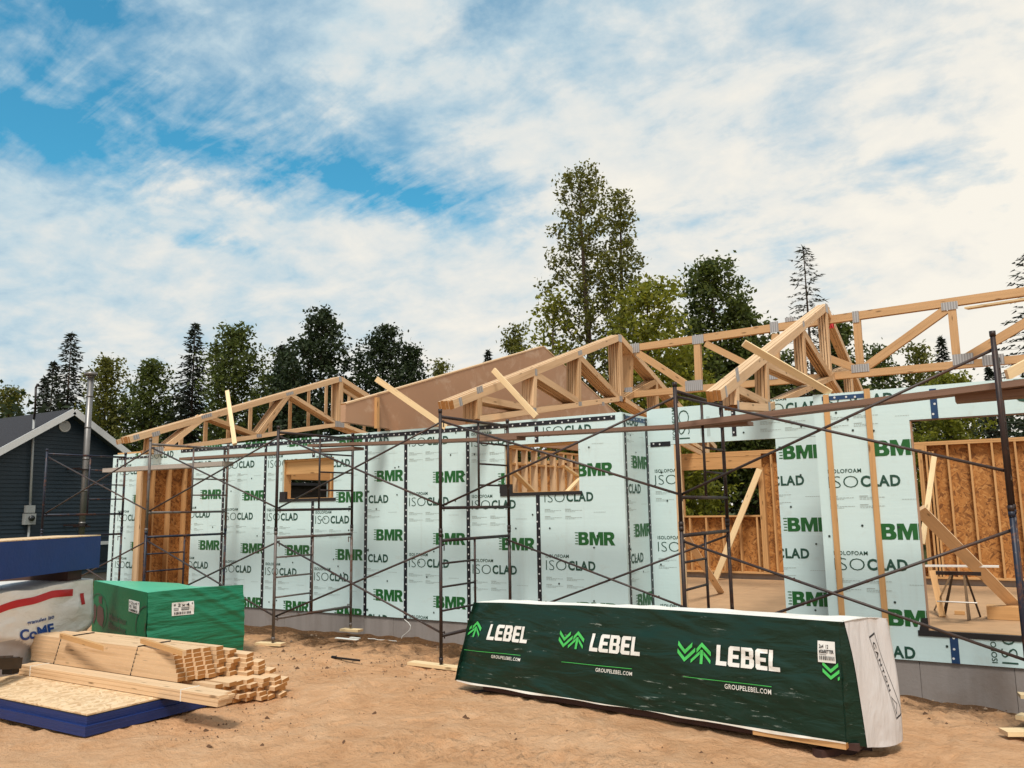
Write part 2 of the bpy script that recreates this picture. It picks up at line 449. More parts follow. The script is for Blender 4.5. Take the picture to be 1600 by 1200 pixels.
class MB:
    def __init__(s, *mats):
        s.mats = list(mats); s.v = []; s.f = []; s.m = []; s.uv = []
    def face(s, pts, m=0, uvs=None):
        i = len(s.v)
        s.v += [tuple(map(float, p)) for p in pts]
        s.f.append(tuple(range(i, i+len(pts))))
        s.m.append(m)
        s.uv.append(uvs if uvs is not None else [(0, 0)]*len(pts))
    def hexa(s, P, L, Wd, H, m=0, em=None):
        # P: 8 corners, index = ix + 2*iy + 4*iz ; x = long axis
        o1, o2 = random.uniform(0, 50), random.uniform(0, 50)
        i = len(s.v)
        s.v += [tuple(map(float, p)) for p in P]
        em = m if em is None else em
        def q(a, uv, mm):
            s.f.append(tuple(i+k for k in a)); s.m.append(mm)
            s.uv.append([(u+o1, v+o2) for u, v in uv])
        q((0, 1, 5, 4), [(0, 0), (L, 0), (L, H), (0, H)], m)
        q((3, 2, 6, 7), [(L, Wd+H), (0, Wd+H), (0, Wd+2*H), (L, Wd+2*H)], m)
        q((4, 5, 7, 6), [(0, H), (L, H), (L, H+Wd), (0, H+Wd)], m)
        q((2, 3, 1, 0), [(0, 5), (L, 5), (L, 5+Wd), (0, 5+Wd)], m)
        q((2, 0, 4, 6), [(0, 0), (Wd, 0), (Wd, H), (0, H)], em)
        q((1, 3, 7, 5), [(0, 0), (Wd, 0), (Wd, H), (0, H)], em)
    def box(s, x0, x1, y0, y1, z0, z1, m=0, em=None):
        P = [(x, y, z) for z in (z0, z1) for y in (y0, y1) for x in (x0, x1)]
        s.hexa(P, x1-x0, y1-y0, z1-z0, m, em)
    def boxv(s, x0, x1, y0, y1, z0, z1, m=0, em=None):   # long axis = z
        P = []
        for iz in (0, 1):
            for iy in (0, 1):
                for ix in (0, 1):
                    P.append(((x0, x1)[iz], (y0, y1)[iy], (z0, z1)[ix]))
        # swap to keep outward normals
        P = [P[k] for k in (2, 3, 0, 1, 6, 7, 4, 5)]
        s.hexa(P, z1-z0, y1-y0, x1-x0, m, em)
    def beam(s, p0, p1, wd, h, upv=(0, 0, 1), m=0, em=None):
        p0 = np.array(p0, float); p1 = np.array(p1, float)
        d = p1-p0; L = np.linalg.norm(d); d /= L
        upv = np.array(upv, float)
        sd = np.cross(d, upv)
        if np.linalg.norm(sd) < 1e-6: sd = np.cross(d, (1, 0, 0))
        sd /= np.linalg.norm(sd)
        uu = np.cross(sd, d)
        P = []
        for iz in (-.5, .5):
            for iy in (.5, -.5):
                for e in (p0, p1):
                    P.append(e + sd*wd*iy + uu*h*iz)
        s.hexa(P, L, wd, h, m, em)
    def tube(s, p0, p1, r, m=0, n=8, r1=None, cap=True):
        p0 = np.array(p0, float); p1 = np.array(p1, float)
        r1 = r if r1 is None else r1
        d = p1-p0; L = np.linalg.norm(d); d /= L
        a = np.cross(d, (0, 0, 1)) if abs(d[2]) < 0.9 else np.cross(d, (1, 0, 0))
        a /= np.linalg.norm(a); b = np.cross(d, a)
        i = len(s.v)
        for e, rr in ((p0, r), (p1, r1)):
            for k in range(n):
                t = 2*math.pi*k/n
                s.v.append(tuple(e + (a*math.cos(t)+b*math.sin(t))*rr))
        for k in range(n):
            k2 = (k+1) % n
            s.f.append((i+k, i+k2, i+n+k2, i+n+k)); s.m.append(m)
            s.uv.append([(0, k/n), (0, (k+1)/n), (L, (k+1)/n), (L, k/n)])
        if cap:
            s.f.append(tuple(i+n+k for k in range(n))); s.m.append(m); s.uv.append([(0, 0)]*n)
            s.f.append(tuple(i+n-1-k for k in range(n))); s.m.append(m); s.uv.append([(0, 0)]*n)
    def path(s, pts, r, m=0, n=6):
        for a, b in zip(pts[:-1], pts[1:]): s.tube(a, b, r, m, n)
    def tris(s, T, fn, m=0):
        for t in T:
            s.face([fn(u, v) for u, v in t], m)
    def grid(s, fn, nu, nv, m=0, mf=None):
        i = len(s.v)
        for a in range(nu+1):
            for b in range(nv+1):
                s.v.append(tuple(map(float, fn(a/nu, b/nv))))
        for a in range(nu):
            for b in range(nv):
                k = i+a*(nv+1)+b
                s.f.append((k, k+nv+1, k+nv+2, k+1))
                s.m.append(m if mf is None else mf((a+.5)/nu, (b+.5)/nv))
                s.uv.append([(a/nu, b/nv), ((a+1)/nu, b/nv), ((a+1)/nu, (b+1)/nv), (a/nu, (b+1)/nv)])
    def build(s, name, parent=None, smooth=False, base=None):
        me = bpy.data.meshes.new(name)
        off = np.zeros(3)
        if parent is not None: off = ORIG[parent.name]
        elif base is not None: off = np.array(base, float)
        V = np.array(s.v, float) - off
        me.from_pydata([tuple(p) for p in V], [], s.f)
        for m in s.mats: me.materials.append(m)
        me.polygons.foreach_set('material_index', s.m)
        ul = me.uv_layers.new(name='UVMap')
        flat = np.array([c for f in s.uv for uv in f for c in uv], dtype=np.float32)
        ul.data.foreach_set('uv', flat)
        if smooth: me.polygons.foreach_set('use_smooth', [True]*len(s.f))
        me.update()
        o = bpy.data.objects.new(name, me)
        COL.objects.link(o)
        ORIG[o.name] = off.copy()
        if parent is not None:
            o.parent = parent
        elif base is not None:
            o.location = off
        return o
# sub-parts: the parent mesh part sits at the thing's origin, so the same offset holds
_oldbuild = MB.build
def dup(root, loc, label=None, rotz=None, name=None):
    def cp(o, par):
        c = o.copy(); COL.objects.link(c)
        if par is not None: c.parent = par
        for ch in o.children: cp(ch, c)
        return c
    r = cp(root, None)
    r.location = [float(v) for v in loc]
    if rotz is not None: r.rotation_euler[2] = rotz
    if label: r['label'] = label
    return r

def smooth01(a, b, x):
    t = np.clip((x-a)/(b-a), 0, 1); return t*t*(3-2*t)
def _h(ix, iy, seed):
    n = (ix*374761393 + iy*668265263 + seed*974634777) & 0x7fffffff
    n = ((n ^ (n >> 13))*1274126177) & 0x7fffffff
    return ((n ^ (n >> 16)) & 0xffff)/65535.0
def vnoise(x, y, seed=0):
    x = np.asarray(x, float); y = np.asarray(y, float)
    ix = np.floor(x).astype(np.int64); iy = np.floor(y).astype(np.int64)
    fx = x-ix; fy = y-iy
    fx = fx*fx*(3-2*fx); fy = fy*fy*(3-2*fy)
    a = _h(ix, iy, seed); b = _h(ix+1, iy, seed); c = _h(ix, iy+1, seed); d = _h(ix+1, iy+1, seed)
    return (a*(1-fx)+b*fx)*(1-fy) + (c*(1-fx)+d*fx)*fy - 0.5

# ------------------------------------------------------------------ 2D lettering
_tc = {}
def text_tris(body, offset=0.0, spacing=1.0):
    key = (body, offset, spacing)
    if key in _tc: return _tc[key]
    cu = bpy.data.curves.new('lettering', 'FONT')
    cu.body = body; cu.size = 1.0; cu.offset = offset; cu.space_character = spacing
    cu.resolution_u = 3
    ob = bpy.data.objects.new('lettering', cu)
    COL.objects.link(ob)
    dg = bpy.context.evaluated_depsgraph_get()
    me = ob.evaluated_get(dg).to_mesh()
    me.calc_loop_triangles()
    V = np.array([v.co[:2] for v in me.vertices])
    T = np.array([[V[i] for i in t.vertices] for t in me.loop_triangles])
    ob.evaluated_get(dg).to_mesh_clear()
    bpy.data.objects.remove(ob); bpy.data.curves.remove(cu)
    mn = T.reshape(-1, 2).min(0); mx = T.reshape(-1, 2).max(0)
    T = (T-mn)/(mx-mn)
    _tc[key] = T
    return T
def outline_tris(polys):                    # filled outlines; inner loops become holes
    cu = bpy.data.curves.new('outline', 'CURVE')
    cu.dimensions = '2D'; cu.fill_mode = 'FRONT'
    for P in polys:
        sp = cu.splines.new('POLY'); sp.points.add(len(P)-1)
        for i, (x, y) in enumerate(P): sp.points[i].co = (x, y, 0, 1)
        sp.use_cyclic_u = True
    ob = bpy.data.objects.new('outline', cu); COL.objects.link(ob)
    dg = bpy.context.evaluated_depsgraph_get(); me = ob.evaluated_get(dg).to_mesh()
    me.calc_loop_triangles()
    V = np.array([v.co[:2] for v in me.vertices])
    T = np.array([[V[i] for i in t.vertices] for t in me.loop_triangles])
    ob.evaluated_get(dg).to_mesh_clear()
    bpy.data.objects.remove(ob); bpy.data.curves.remove(cu)
    return T
def heavy_bmr():
    B = [[(0, 0), (0, 1), (.62, 1), (.80, .96), (.90, .85), (.90, .68), (.80, .54), (.93, .44), (.98, .29), (.93, .12), (.80, .02), (.62, 0)],
         [(.33, .62), (.52, .62), (.58, .70), (.52, .78), (.33, .78)], [(.33, .20), (.56, .20), (.63, .30), (.56, .40), (.33, .40)]]
    Mm = [[(0, 0), (0, 1), (.43, 1), (.63, .48), (.83, 1), (1.26, 1), (1.26, 0), (.94, 0), (.94, .60), (.73, 0), (.53, 0), (.32, .60), (.32, 0)]]
    Rr = [[(0, 0), (0, 1), (.64, 1), (.84, .95), (.95, .80), (.95, .62), (.86, .48), (.74, .42), (1.02, 0), (.64, 0), (.42, .36), (.33, .36), (.33, 0)],
          [(.33, .58), (.54, .58), (.62, .68), (.54, .78), (.33, .78)]]
    out = []; x = 0
    for g, wd in ((B, 1.03), (Mm, 1.31), (Rr, 1.02)):
        out.append(outline_tris(g) + np.array([x, 0])); x += wd
    T = np.concatenate(out); mn = T.reshape(-1, 2).min(0); mx = T.reshape(-1, 2).max(0)
    return (T-mn)/(mx-mn)
def fit(T, x0, x1, y0, y1):
    return T*np.array([x1-x0, y1-y0]) + np.array([x0, y0])
def poly(pts):                              # fan of a convex polygon
    return np.array([[pts[0], pts[i], pts[i+1]] for i in range(1, len(pts)-1)], float)
def rect(x0, y0, x1, y1): return poly([(x0, y0), (x1, y0), (x1, y1), (x0, y1)])
def clip_half(P, ax, val, keep_gt):
    out = []
    for i in range(len(P)):
        a, b = P[i], P[(i+1) % len(P)]
        ia = (a[ax] >= val) if keep_gt else (a[ax] <= val)
        ib = (b[ax] >= val) if keep_gt else (b[ax] <= val)
        if ia: out.append(a)
        if ia != ib:
            t = (val-a[ax])/(b[ax]-a[ax]); out.append(a+(b-a)*t)
    return out
def clip_rect(T, x0, x1, y0, y1):
    res = []
    for t in T:
        mn = t.min(0); mx = t.max(0)
        if mx[0] <= x0 or mn[0] >= x1 or mx[1] <= y0 or mn[1] >= y1: continue
        if mn[0] >= x0 and mx[0] <= x1 and mn[1] >= y0 and mx[1] <= y1:
            res.append(t); continue
        P = list(t)
        for ax, val, g in ((0, x0, True), (0, x1, False), (1, y0, True), (1, y1, False)):
            P = clip_half(P, ax, val, g)
            if len(P) < 3: break
        for i in range(1, len(P)-1):
            res.append(np.array([P[0], P[i], P[i+1]]))
    return res
def grid_cut(T, step):
    res = []
    for t in T:
        mn = np.floor(t.min(0)/step).astype(int); mx = np.floor(t.max(0)/step).astype(int)
        for a in range(mn[0], mx[0]+1):
            for b in range(mn[1], mx[1]+1):
                res += clip_rect([t], a*step, (a+1)*step, b*step, (b+1)*step)
    return res
def rect_sub(rs, h):                        # rectangles (x0,x1,z0,z1) minus a hole
    out = []
    for (a, b, c, d) in rs:
        x0, x1, z0, z1 = h
        if x0 >= b or x1 <= a or z0 >= d or z1 <= c: out.append((a, b, c, d)); continue
        if x0 > a: out.append((a, x0, c, d))
        if x1 < b: out.append((x1, b, c, d))
        xa, xb = max(a, x0), min(b, x1)
        if z0 > c: out.append((xa, xb, c, z0))
        if z1 < d: out.append((xa, xb, z1, d))
    return out
def stroke(p0, p1, t):                      # slanted bar with vertical ends
    return poly([(p0[0], p0[1]-t/2), (p1[0], p1[1]-t/2), (p1[0], p1[1]+t/2), (p0[0], p0[1]+t/2)])

# ------------------------------------------------------------------ ground
def gz(x, y):
    x = np.asarray(x, float); y = np.asarray(y, float)
    z = -0.17 - 0.13*smooth01(9.2, 10.3, y)
    z = z - 0.13*smooth01(-5, -1.6, x)*smooth01(8.4, 10.6, y) - 0.04*smooth01(-4, 0, x)
    z = z + 0.10*smooth01(-8.0, -11.0, x)*smooth01(10.5, 8, y)*0.3
    return z
def build_ground():
    xs = np.concatenate([[-400, -200, -100, -60, -40, -30, -24, -20, -18], np.arange(-17, -10.01, 0.1), np.arange(-10, 2.51, 0.045), [3, 4, 6, 9, 14, 22, 40, 80, 200, 400]])
    ys = np.concatenate([[-300, -100, -40, -15, -5, 0, 1.5, 2.5], np.arange(3, 11.7, 0.045), [12, 13, 14, 16, 18, 20, 22, 26, 32, 40, 60, 100, 200, 500]])
    X, Y = np.meshgrid(xs, ys, indexing='ij')
    Z = gz(X, Y)
    near = (X > -17) & (X < 2.5) & (Y > 3) & (Y < 11.6)
    dz = 0.075*vnoise(X*0.9, Y*0.9, 1) + 0.040*vnoise(X*2.6, Y*2.6, 2) + 0.03*vnoise(X*6.1, Y*6.1, 3)
    ridge = 0.05*vnoise(X*4, Y*4, 5)*smooth01(8.3, 9.3, Y)
    track = 0.035*np.exp(-((Y-5.55+0.12*(X+3))/0.16)**2)*np.sin(X*14+Y*10)*smooth01(-4.6, -3.8, X)*smooth01(-0.8, -1.6, X)
    rg = np.random.default_rng(3)
    foot = np.zeros_like(Z)
    def stamp(cx, cy, a, l, w_, dep):
        ca, sa = math.cos(a), math.sin(a)
        i0, i1 = np.searchsorted(xs, (cx-.4, cx+.4)); j0, j1 = np.searchsorted(ys, (cy-.4, cy+.4))
        if i1 <= i0 or j1 <= j0: return
        dx, dy = X[i0:i1, j0:j1]-cx, Y[i0:i1, j0:j1]-cy
        q = np.sqrt(((dx*ca+dy*sa)/l)**2 + ((-dx*sa+dy*ca)/w_)**2)
        foot[i0:i1, j0:j1] += -dep*np.exp(-(q/.9)**4) + dep*.55*np.exp(-((q-1.35)/.35)**2)
    for k in range(260):
        x0, y0 = rg.uniform(-9.5, .5), rg.uniform(4.3, 9.4); a = rg.uniform(0, 6.3)
        stamp(x0, y0, a, .15, .06, rg.uniform(.010, .024))
        stamp(x0+.45*math.cos(a)-.16*math.sin(a), y0+.45*math.sin(a)+.16*math.cos(a), a, .15, .06, rg.uniform(.010, .024))
    for k in range(500):
        stamp(rg.uniform(-10, 1), 8.5+abs(rg.normal(0, .8)), rg.uniform(0, 6.3), rg.uniform(.04, .10), rg.uniform(.03, .07), -rg.uniform(.005, .020))
    for lane in (0, .32):
        for k in range(60):
            tx = -4.6+k*.075; stamp(tx, 5.25+lane+.09*(tx+3), .9, .11, .026, .020); stamp(tx+.03, 5.42+lane+.09*(tx+3), -.7, .11, .026, .018)
    Z = Z + np.where(near, dz+ridge+foot, 0)
    V = np.stack([X, Y, Z], -1).reshape(-1, 3)
    ny = len(ys)
    F = []
    for i in range(len(xs)-1):
        for j in range(ny-1):
            k = i*ny+j
            F.append((k, k+ny, k+ny+1, k+1))
    me = bpy.data.meshes.new('ground')
    me.from_pydata([tuple(p) for p in V], [], F)
    me.materials.append(DIRT)
    me.polygons.foreach_set('use_smooth', [True]*len(F))
    o = bpy.data.objects.new('ground', me)
    COL.objects.link(o)
    tag(o, kind='structure')
build_ground()

def clods():
    b = MB(plain('soil_clod', (0.10, 0.050, 0.024), 0.95, 0.5, 30, bmp=0.5), plain('pebble', (0.26, 0.18, 0.12), 0.85, 0.4, 30))
    for k in range(3200):
        if random.random() < 0.45:
            x, y = random.uniform(-11, -0.2), random.uniform(8.4, 10.2) + 0.9*(random.random() < .2)
        else:
            x, y = random.uniform(-9, -0.1), random.uniform(4.6, 8.4)
        if x > -4.8 and y > 6.4 and y < 7.8: continue
        r = random.uniform(0.004, 0.010) if random.random() < 0.90 else random.uniform(0.010, 0.028)
        if x > -4.6 and y > 10.2: y = y+0.6
        z = float(gz(x, y)) + 0.045*float(vnoise(x*0.9, y*0.9, 1)) + 0.04*float(vnoise(x*2.6, y*2.6, 2)) + 0.03*float(vnoise(x*6.1, y*6.1, 3))
        if y > 10.3 and x < -4.6: continue
        m = 0 if random.random() < 0.75 else 1
        pts = []
        for t in range(5):
            a = 2*math.pi*t/5+random.uniform(-.4, .4)
            pts.append((x+r*1.2*math.cos(a), y+r*1.2*math.sin(a), z-0.004))
        tp = (x+random.uniform(-.3, .3)*r, y+random.uniform(-.3, .3)*r, z+r*random.uniform(0.6, 1.0))
        for t in range(5): b.face([pts[t], pts[(t+1) % 5], tp], m)
    o = b.build('soil_clods')
    tag(o, 'loose clods and pebbles scattered over the sandy soil', 'soil clods', kind='stuff')
clods()

def lawn():
    b = MB(LAWN)
    X0, X1 = -60, -16.9
    b.face([(X0, 2, -0.13), (X1, 5, -0.13), (X1, 26, -0.13), (X0, 40, -0.13)], 0)
    o = b.build('lawn'); tag(o, kind='structure')
    g = MB(GRASS)
    for k in range(9000):
        x = X1 - random.random()**1.6*6 - 0.05; y = random.uniform(6.5, 17)
        h = random.uniform(0.05, 0.13); a = random.uniform(0, 3.14); wv = 0.016
        dx, dy = math.cos(a)*wv, math.sin(a)*wv
        lx, ly = random.uniform(-.05, .05), random.uniform(-.05, .05)
        g.face([(x-dx, y-dy, -0.13), (x+dx, y+dy, -0.13), (x+lx, y+ly, -0.13+h)], 0)
    o = g.build('grass'); tag(o, 'short green lawn grass beside the teal house', 'grass', kind='stuff')
lawn()

# ------------------------------------------------------------------ the unfinished house
YL, YR, YB = 10.4, 11.3, 10.34          # left front, recessed entry, right front
house = thing('unfinished_house', (-8, 11, -0.2), 'single-storey house shell clad in mint green foam board with open framing', 'house')
def fx(px, Y=YL, y=800): return float(onY(px, y, Y)[0])
PER = 0.95
def unit_tris():
    U = {0: [], 1: [], 2: []}
    B = heavy_bmr()
    U[0].append(fit(B, 0.60, 1.16, 0.0, 0.18))
    for k in range(5):
        y = 0.012+k*0.038
        U[0].append(rect(0.545+0.008*(k % 2), y, 0.594, y+0.012))
    U[1].append(fit(text_tris('ISOLOFOAM', 0.020, 1.12), 0.07, 0.44, -0.18, -0.132))
    U[1].append(fit(text_tris('ISO', -0.018, 1.0), 0.07, 0.40, -0.352, -0.215))
    U[1].append(fit(text_tris('CLAD', 0.036, 1.12), 0.425, 0.85, -0.35, -0.217))
    rr = random.Random(5)
    for cx in (0.07, 0.40):
        for row, y in enumerate((-0.455, -0.472, -0.489, -0.555, -0.572, -0.589)):
            L = 0.27 if row not in (2, 5) else 0.16
            x = cx
            if row in (0, 3): U[2].append(rect(x, y, x+0.09, y+0.008)); continue
            while x < cx+L:
                wd = rr.uniform(0.012, 0.035)
                U[2].append(rect(x, y, min(x+wd, cx+L), y+0.006)); x += wd+0.007
    x = 0.85
    while x < 1.02:
        U[2].append(rect(x, -0.50, x+0.02, -0.495)); x += 0.027
    return {k: np.concatenate(v) for k, v in U.items()}
UNIT = unit_tris()
def lettering(mp, rects, vl, zb):
    """mp(u,z) -> 3D point; rects = visible rectangles in (u,z); vl = left edge of the full sheet; zb = base line of one print"""
    b = MB(INK_BMR, INK_ISO, INK_GREY)
    for k in range(-5, 6):
        z0 = zb + k*PER
        if z0+0.2 < -0.5 or z0-0.6 > 3.3: continue
        for m in (0, 1, 2):
            T = UNIT[m] + np.array([vl, z0])
            for r in rects:
                for t in clip_rect(T, *r): b.face([mp(u, v) for u, v in t], m)
    return b
def washers(b, mp, u0, u1, z0, z1, n, rects, m=0, r=0.014):
    for k in range(n):
        u, z = random.uniform(u0+.05, u1-.05), random.uniform(z0+.1, z1-.1)
        if not any(q[0]+r < u < q[1]-r and q[2]+r < z < q[3]-r for q in rects): continue
        b.face([mp(u+r*math.cos(t*math.pi/4), z+r*math.sin(t*math.pi/4)) for t in range(8)], m)
def foam_panel(plane, u0, u1, z0, z1, vl=None, zb=None, holes=(), axis='Y', nw=5, th=0.04, rot_text=None):
    rects = [(u0, u1, z0, z1)]
    for h in holes: rects = rect_sub(rects, h)
    b = MB(FOAM)
    for (a, c, d, e) in rects:
        if axis == 'Y': b.box(a, c, plane, plane+th, d, e)
        else: b.box(plane-th, plane, a, c, d, e)
    p = b.build('foam_panel', house)
    if axis == 'Y':
        mp = lambda u, v: (u, plane-0.003, v)
        mpw = lambda u, v: (u, plane-0.006, v)
    else:
        mp = lambda u, v: (plane+0.003, u, v)
        mpw = lambda u, v: (plane+0.006, u, v)
    if vl is not None:
        lb = lettering(mp, rects, vl, zb)
        lb.mats.append(DOT)
        washers(lb, mpw, u0, u1, z0, z1, nw, rects, 3)
        if lb.f: lb.build('printed_lettering', p)
    if rot_text:
        (uc, zc_, s, body, w_) = rot_text
        lb = MB(INK_ISO, INK_GREY)
        T = fit(text_tris(body, w_), 0, s*2.6, 0, s)
        T = np.stack([T[..., 1]*-1, T[..., 0]], -1) if s > 0 else T
        T = T*np.array([1, 1]) + np.array([uc, zc_])
        for r in rects:
            for t in clip_rect(T, *r): lb.face([mp(a, c) for a, c in t], 0)
        T = fit(text_tris('ISOLOFOAM', 0.012), 0, s*2.9, 0, s*0.36)
        T = np.stack([-T[..., 1], T[..., 0]], -1) + np.array([uc-s*1.25, zc_])
        for r in rects:
            for t in clip_rect(T, *r): lb.face([mp(a, c) for a, c in t], 0)
        for q in range(6):
            T = rect(uc+.16+q*.016+(q > 2)*.05, zc_+.02, uc+.168+q*.016+(q > 2)*.05, zc_+.3)
            for r in rects:
                for t in clip_rect(T, *r): lb.face([mp(a, c) for a, c in t], 1)
        if lb.f: lb.build('printed_lettering', p)
    return p
def tape(plane, u, z0, z1, wd=0.062, axis='Y', mat=None, horiz=False, u1=None, dots=0.115):
    b = MB(mat or TAPE, WHITE_DOT)
    e = 0.006
    def put(a, c, d, f):
        if axis == 'Y': b.box(a, c, plane-e, plane+0.002, d, f)
        else: b.box(plane-0.002, plane+e, a, c, d, f)
    if not horiz: put(u-wd/2, u+wd/2, z0, z1)
    else: put(u, u1, z0, z1)
    L = (z1-z0) if not horiz else (u1-u)
    k = 0.05
    while k < L-0.03 and dots:
        j = random.uniform(-.02, .02)
        cu, cz = (u+j, z0+k) if not horiz else (u+k, (z0+z1)/2+j*.8)
        r = 0.013
        if axis == 'Y': b.face([(cu+r*math.cos(t*math.pi/4), plane-e-0.003, cz+r*math.sin(t*math.pi/4)) for t in range(8)], 1)
        else: b.face([(plane+e+0.003, cu+r*math.cos(t*math.pi/4), cz+r*math.sin(t*math.pi/4)) for t in range(8)], 1)
        k += dots*random.uniform(0.8, 1.2)
    return b.build('joint_tape', house)

TOPZ = 2.97
W1 = (fx(440), fx(520.5), float(onY(480, 779, YL)[2]), 2.60)
W2 = (fx(789.5), fx(906.5), float(onY(850, 769, YL)[2]), 2.61)
def zpx(x, y, Y=YL): return float(onY(x, y, Y)[2])
DOORL, DOORR = fx(212.5), fx(299)
PX = [DOORL, DOORR, fx(348), fx(413), fx(488.5), fx(571.8), fx(634), fx(731.8), fx(841)]
LEFT_EDGE = -16.36
foam_panel(YL, LEFT_EDGE, DOORL, 0, 2.93, -16.16, zpx(207, 787), nw=5)
foam_panel(YL, DOORL, DOORR, 2.60, 2.93, -15.2, zpx(240, 690), nw=1)
foam_panel(YL, PX[1], PX[2], 0, TOPZ, PX[2]-1.21, zpx(324, 780))
foam_panel(YL, PX[2], PX[3], 0, TOPZ, PX[2]-0.02, zpx(391, 782), nw=6)
foam_panel(YL, PX[3], PX[4], 0, TOPZ, PX[3], zpx(463, 868), [W1], nw=9)
foam_panel(YL, PX[4], PX[5], 0, TOPZ, PX[4], zpx(547, 785), [W1], nw=9)
foam_panel(YL, PX[5], PX[6], 0, TOPZ, PX[6]-1.21, zpx(608, 752), nw=6)
foam_panel(YL, PX[6], PX[7], 0, TOPZ, PX[6], zpx(703, 754), nw=8)
foam_panel(YL, PX[7], PX[8], 0, TOPZ, PX[7], zpx(811, 860), [W2], nw=9)
XC = fx(977)
foam_panel(YL, PX[8], XC, 0, TOPZ, PX[8]+0.04, zpx(931, 852), [W2], nw=12)
tape(YL, fx(179.5), 0, 2.85, 0.05)
for k in (2, 3, 4, 5, 6, 7, 8):
    x = PX[k]
    if k == 4:
        tape(YL, x, 0, W1[2]-0.01); tape(YL, x, W1[3]+0.02, 2.86)
    elif k == 8:
        tape(YL, x, 0, W2[2]-0.01); tape(YL, x, W2[3]+0.02, 2.86)
    else: tape(YL, x, 0, 2.87)
tape(YL, fx(283, YL, 706), 2.872, 2.935, horiz=True, u1=XC-0.1)
tape(YL, fx(186, YL, 716), 2.82, 2.86, horiz=True, u1=fx(236, YL, 712))
# return wall beside the entry
foam_panel(XC, YL+0.04, YR, -0.1, TOPZ, 10.11, zpx(998, 732, 10.85), axis='X', nw=7)
tape(XC, YL+0.085, 0, TOPZ-0.02, 0.055, axis='X')
tape(XC, YR-0.05, -0.1, TOPZ-0.02, 0.075, axis='X')
tape(XC, YL+0.12, 2.872, 2.935, horiz=True, u1=YR-0.1, axis='X', mat=TAPE_B)
# recessed entry wall
OP1L, OP1R = fx(1068, YR, 750), fx(1215.5, YR, 750)
zi = zpx(1037, 757, YR)+0.352
foam_panel(YR, XC+0.001, OP1L-0.12, -0.22, 2.55, XC+0.02, zi, nw=6)
foam_panel(YR, OP1R, -1.9, -0.22, 2.55, -3.30, zpx(1246, 717, YR), nw=9)
foam_panel(YR, XC+0.001, -3.62, 2.555, 3.085, nw=6, rot_text=(fx(1077, YR, 660), 2.62, 0.16, 'ISO', -0.018))
foam_panel(YR, -3.62, -1.9, 2.555, 3.085, -3.05, 3.24, nw=7)
tape(YR, fx(1146, YR, 650), 2.62, 3.07, 0.06)
tape(YR, XC+0.04, 2.53, 2.60, horiz=True, u1=OP1L-0.17, mat=TAPE)
# right front wall with furring straps
XR0, XR1 = fx(1283, YB, 800), fx(1433.5, YB, 800)
ZBR = -0.055
foam_panel(YB, XR0, XR1, ZBR, 2.98, XR0+0.04, zpx(1392, 712, YB), nw=12)
ZS, ZH = zpx(1520, 990, YB), zpx(1520, 650, YB)
foam_panel(YB, XR1, fx(1460, YB, 640), ZH, 2.98, nw=1)
foam_panel(YB, fx(1460, YB, 640), 2.2, ZH, 2.98, nw=2, rot_text=None)
foam_panel(YB, XR1, fx(1492, YB, 1015), ZBR, ZS, XR0+0.04, zpx(1392, 712, YB), nw=1)
foam_panel(YB, fx(1492, YB, 1015), 2.2, ZBR, ZS, nw=2, rot_text=(fx(1590, YB, 1020), -0.02, 0.15, 'ISO', -0.018))
tape(YB, fx(1460, YB, 640), ZH, 2.94, 0.07, mat=TAPE_B)
tape(YB, fx(1492, YB, 1015), ZBR, ZS, 0.08, mat=TAPE_B, dots=0.1)
tape(YB, fx(1284, YB, 620), 2.90, 2.95, horiz=True, u1=fx(1350, YB, 620), mat=TAPE_B)
b = MB(INK_ISO); T = fit(text_tris('C', 0.03), fx(1586, YB, 630), fx(1612, YB, 630), 2.72, 2.90)
b.tris(T, lambda u, v: (u, YB-0.004, v))
b.tris(rect(fx(1586, YB, 620), 2.92, fx(1612, YB, 620), 2.97), lambda u, v: (u, YB-0.004, v))
b.build('printed_lettering', house)
for px in (1300, 1364):
    x = fx(px+ (4 if px == 1300 else 6), YB, 800)
    b = MB(W_STUD); b.boxv(x-0.032, x+0.032, YB-0.022, YB-0.0005, -0.05, 2.97 if px == 1300 else 3.0)
    b.build('furring_strip', house)
# membranes round the openings
b = MB(MEMBR)
b.box(W1[0]-0.06, W1[1]+0.06, YL-0.012, YL+0.05, W1[2]-0.05, W1[2]+0.004)
b.box(W1[0]-0.055, W1[0]+0.09, YL-0.008, YL+0.045, W1[2]+0.004, W1[2]+0.13)
b.build('sill_membrane', house)
b = MB(MEMBR)
b.box(W2[0]-0.08, W2[1]+0.04, YL-0.012, YL+0.05, W2[2]-0.045, W2[2]+0.004)
b.box(W2[0]-0.09, W2[0]+0.11, YL-0.008, YL+0.045, W2[2]+0.004, W2[2]+0.13)
b.build('sill_membrane', house)
b = MB(MEMBR)
b.box(XR1-0.10, 2.2, YB-0.010, YB+0.05, ZS-0.055, ZS+0.003)
b.face([(XR1-0.10, YB-0.012, ZS-0.05), (XR1+0.01, YB-0.012, ZS-0.05), (XR1+0.01, YB-0.012, ZS+0.14), (XR1-0.05, YB-0.012, ZS+0.14)])
b.build('sill_membrane', house)
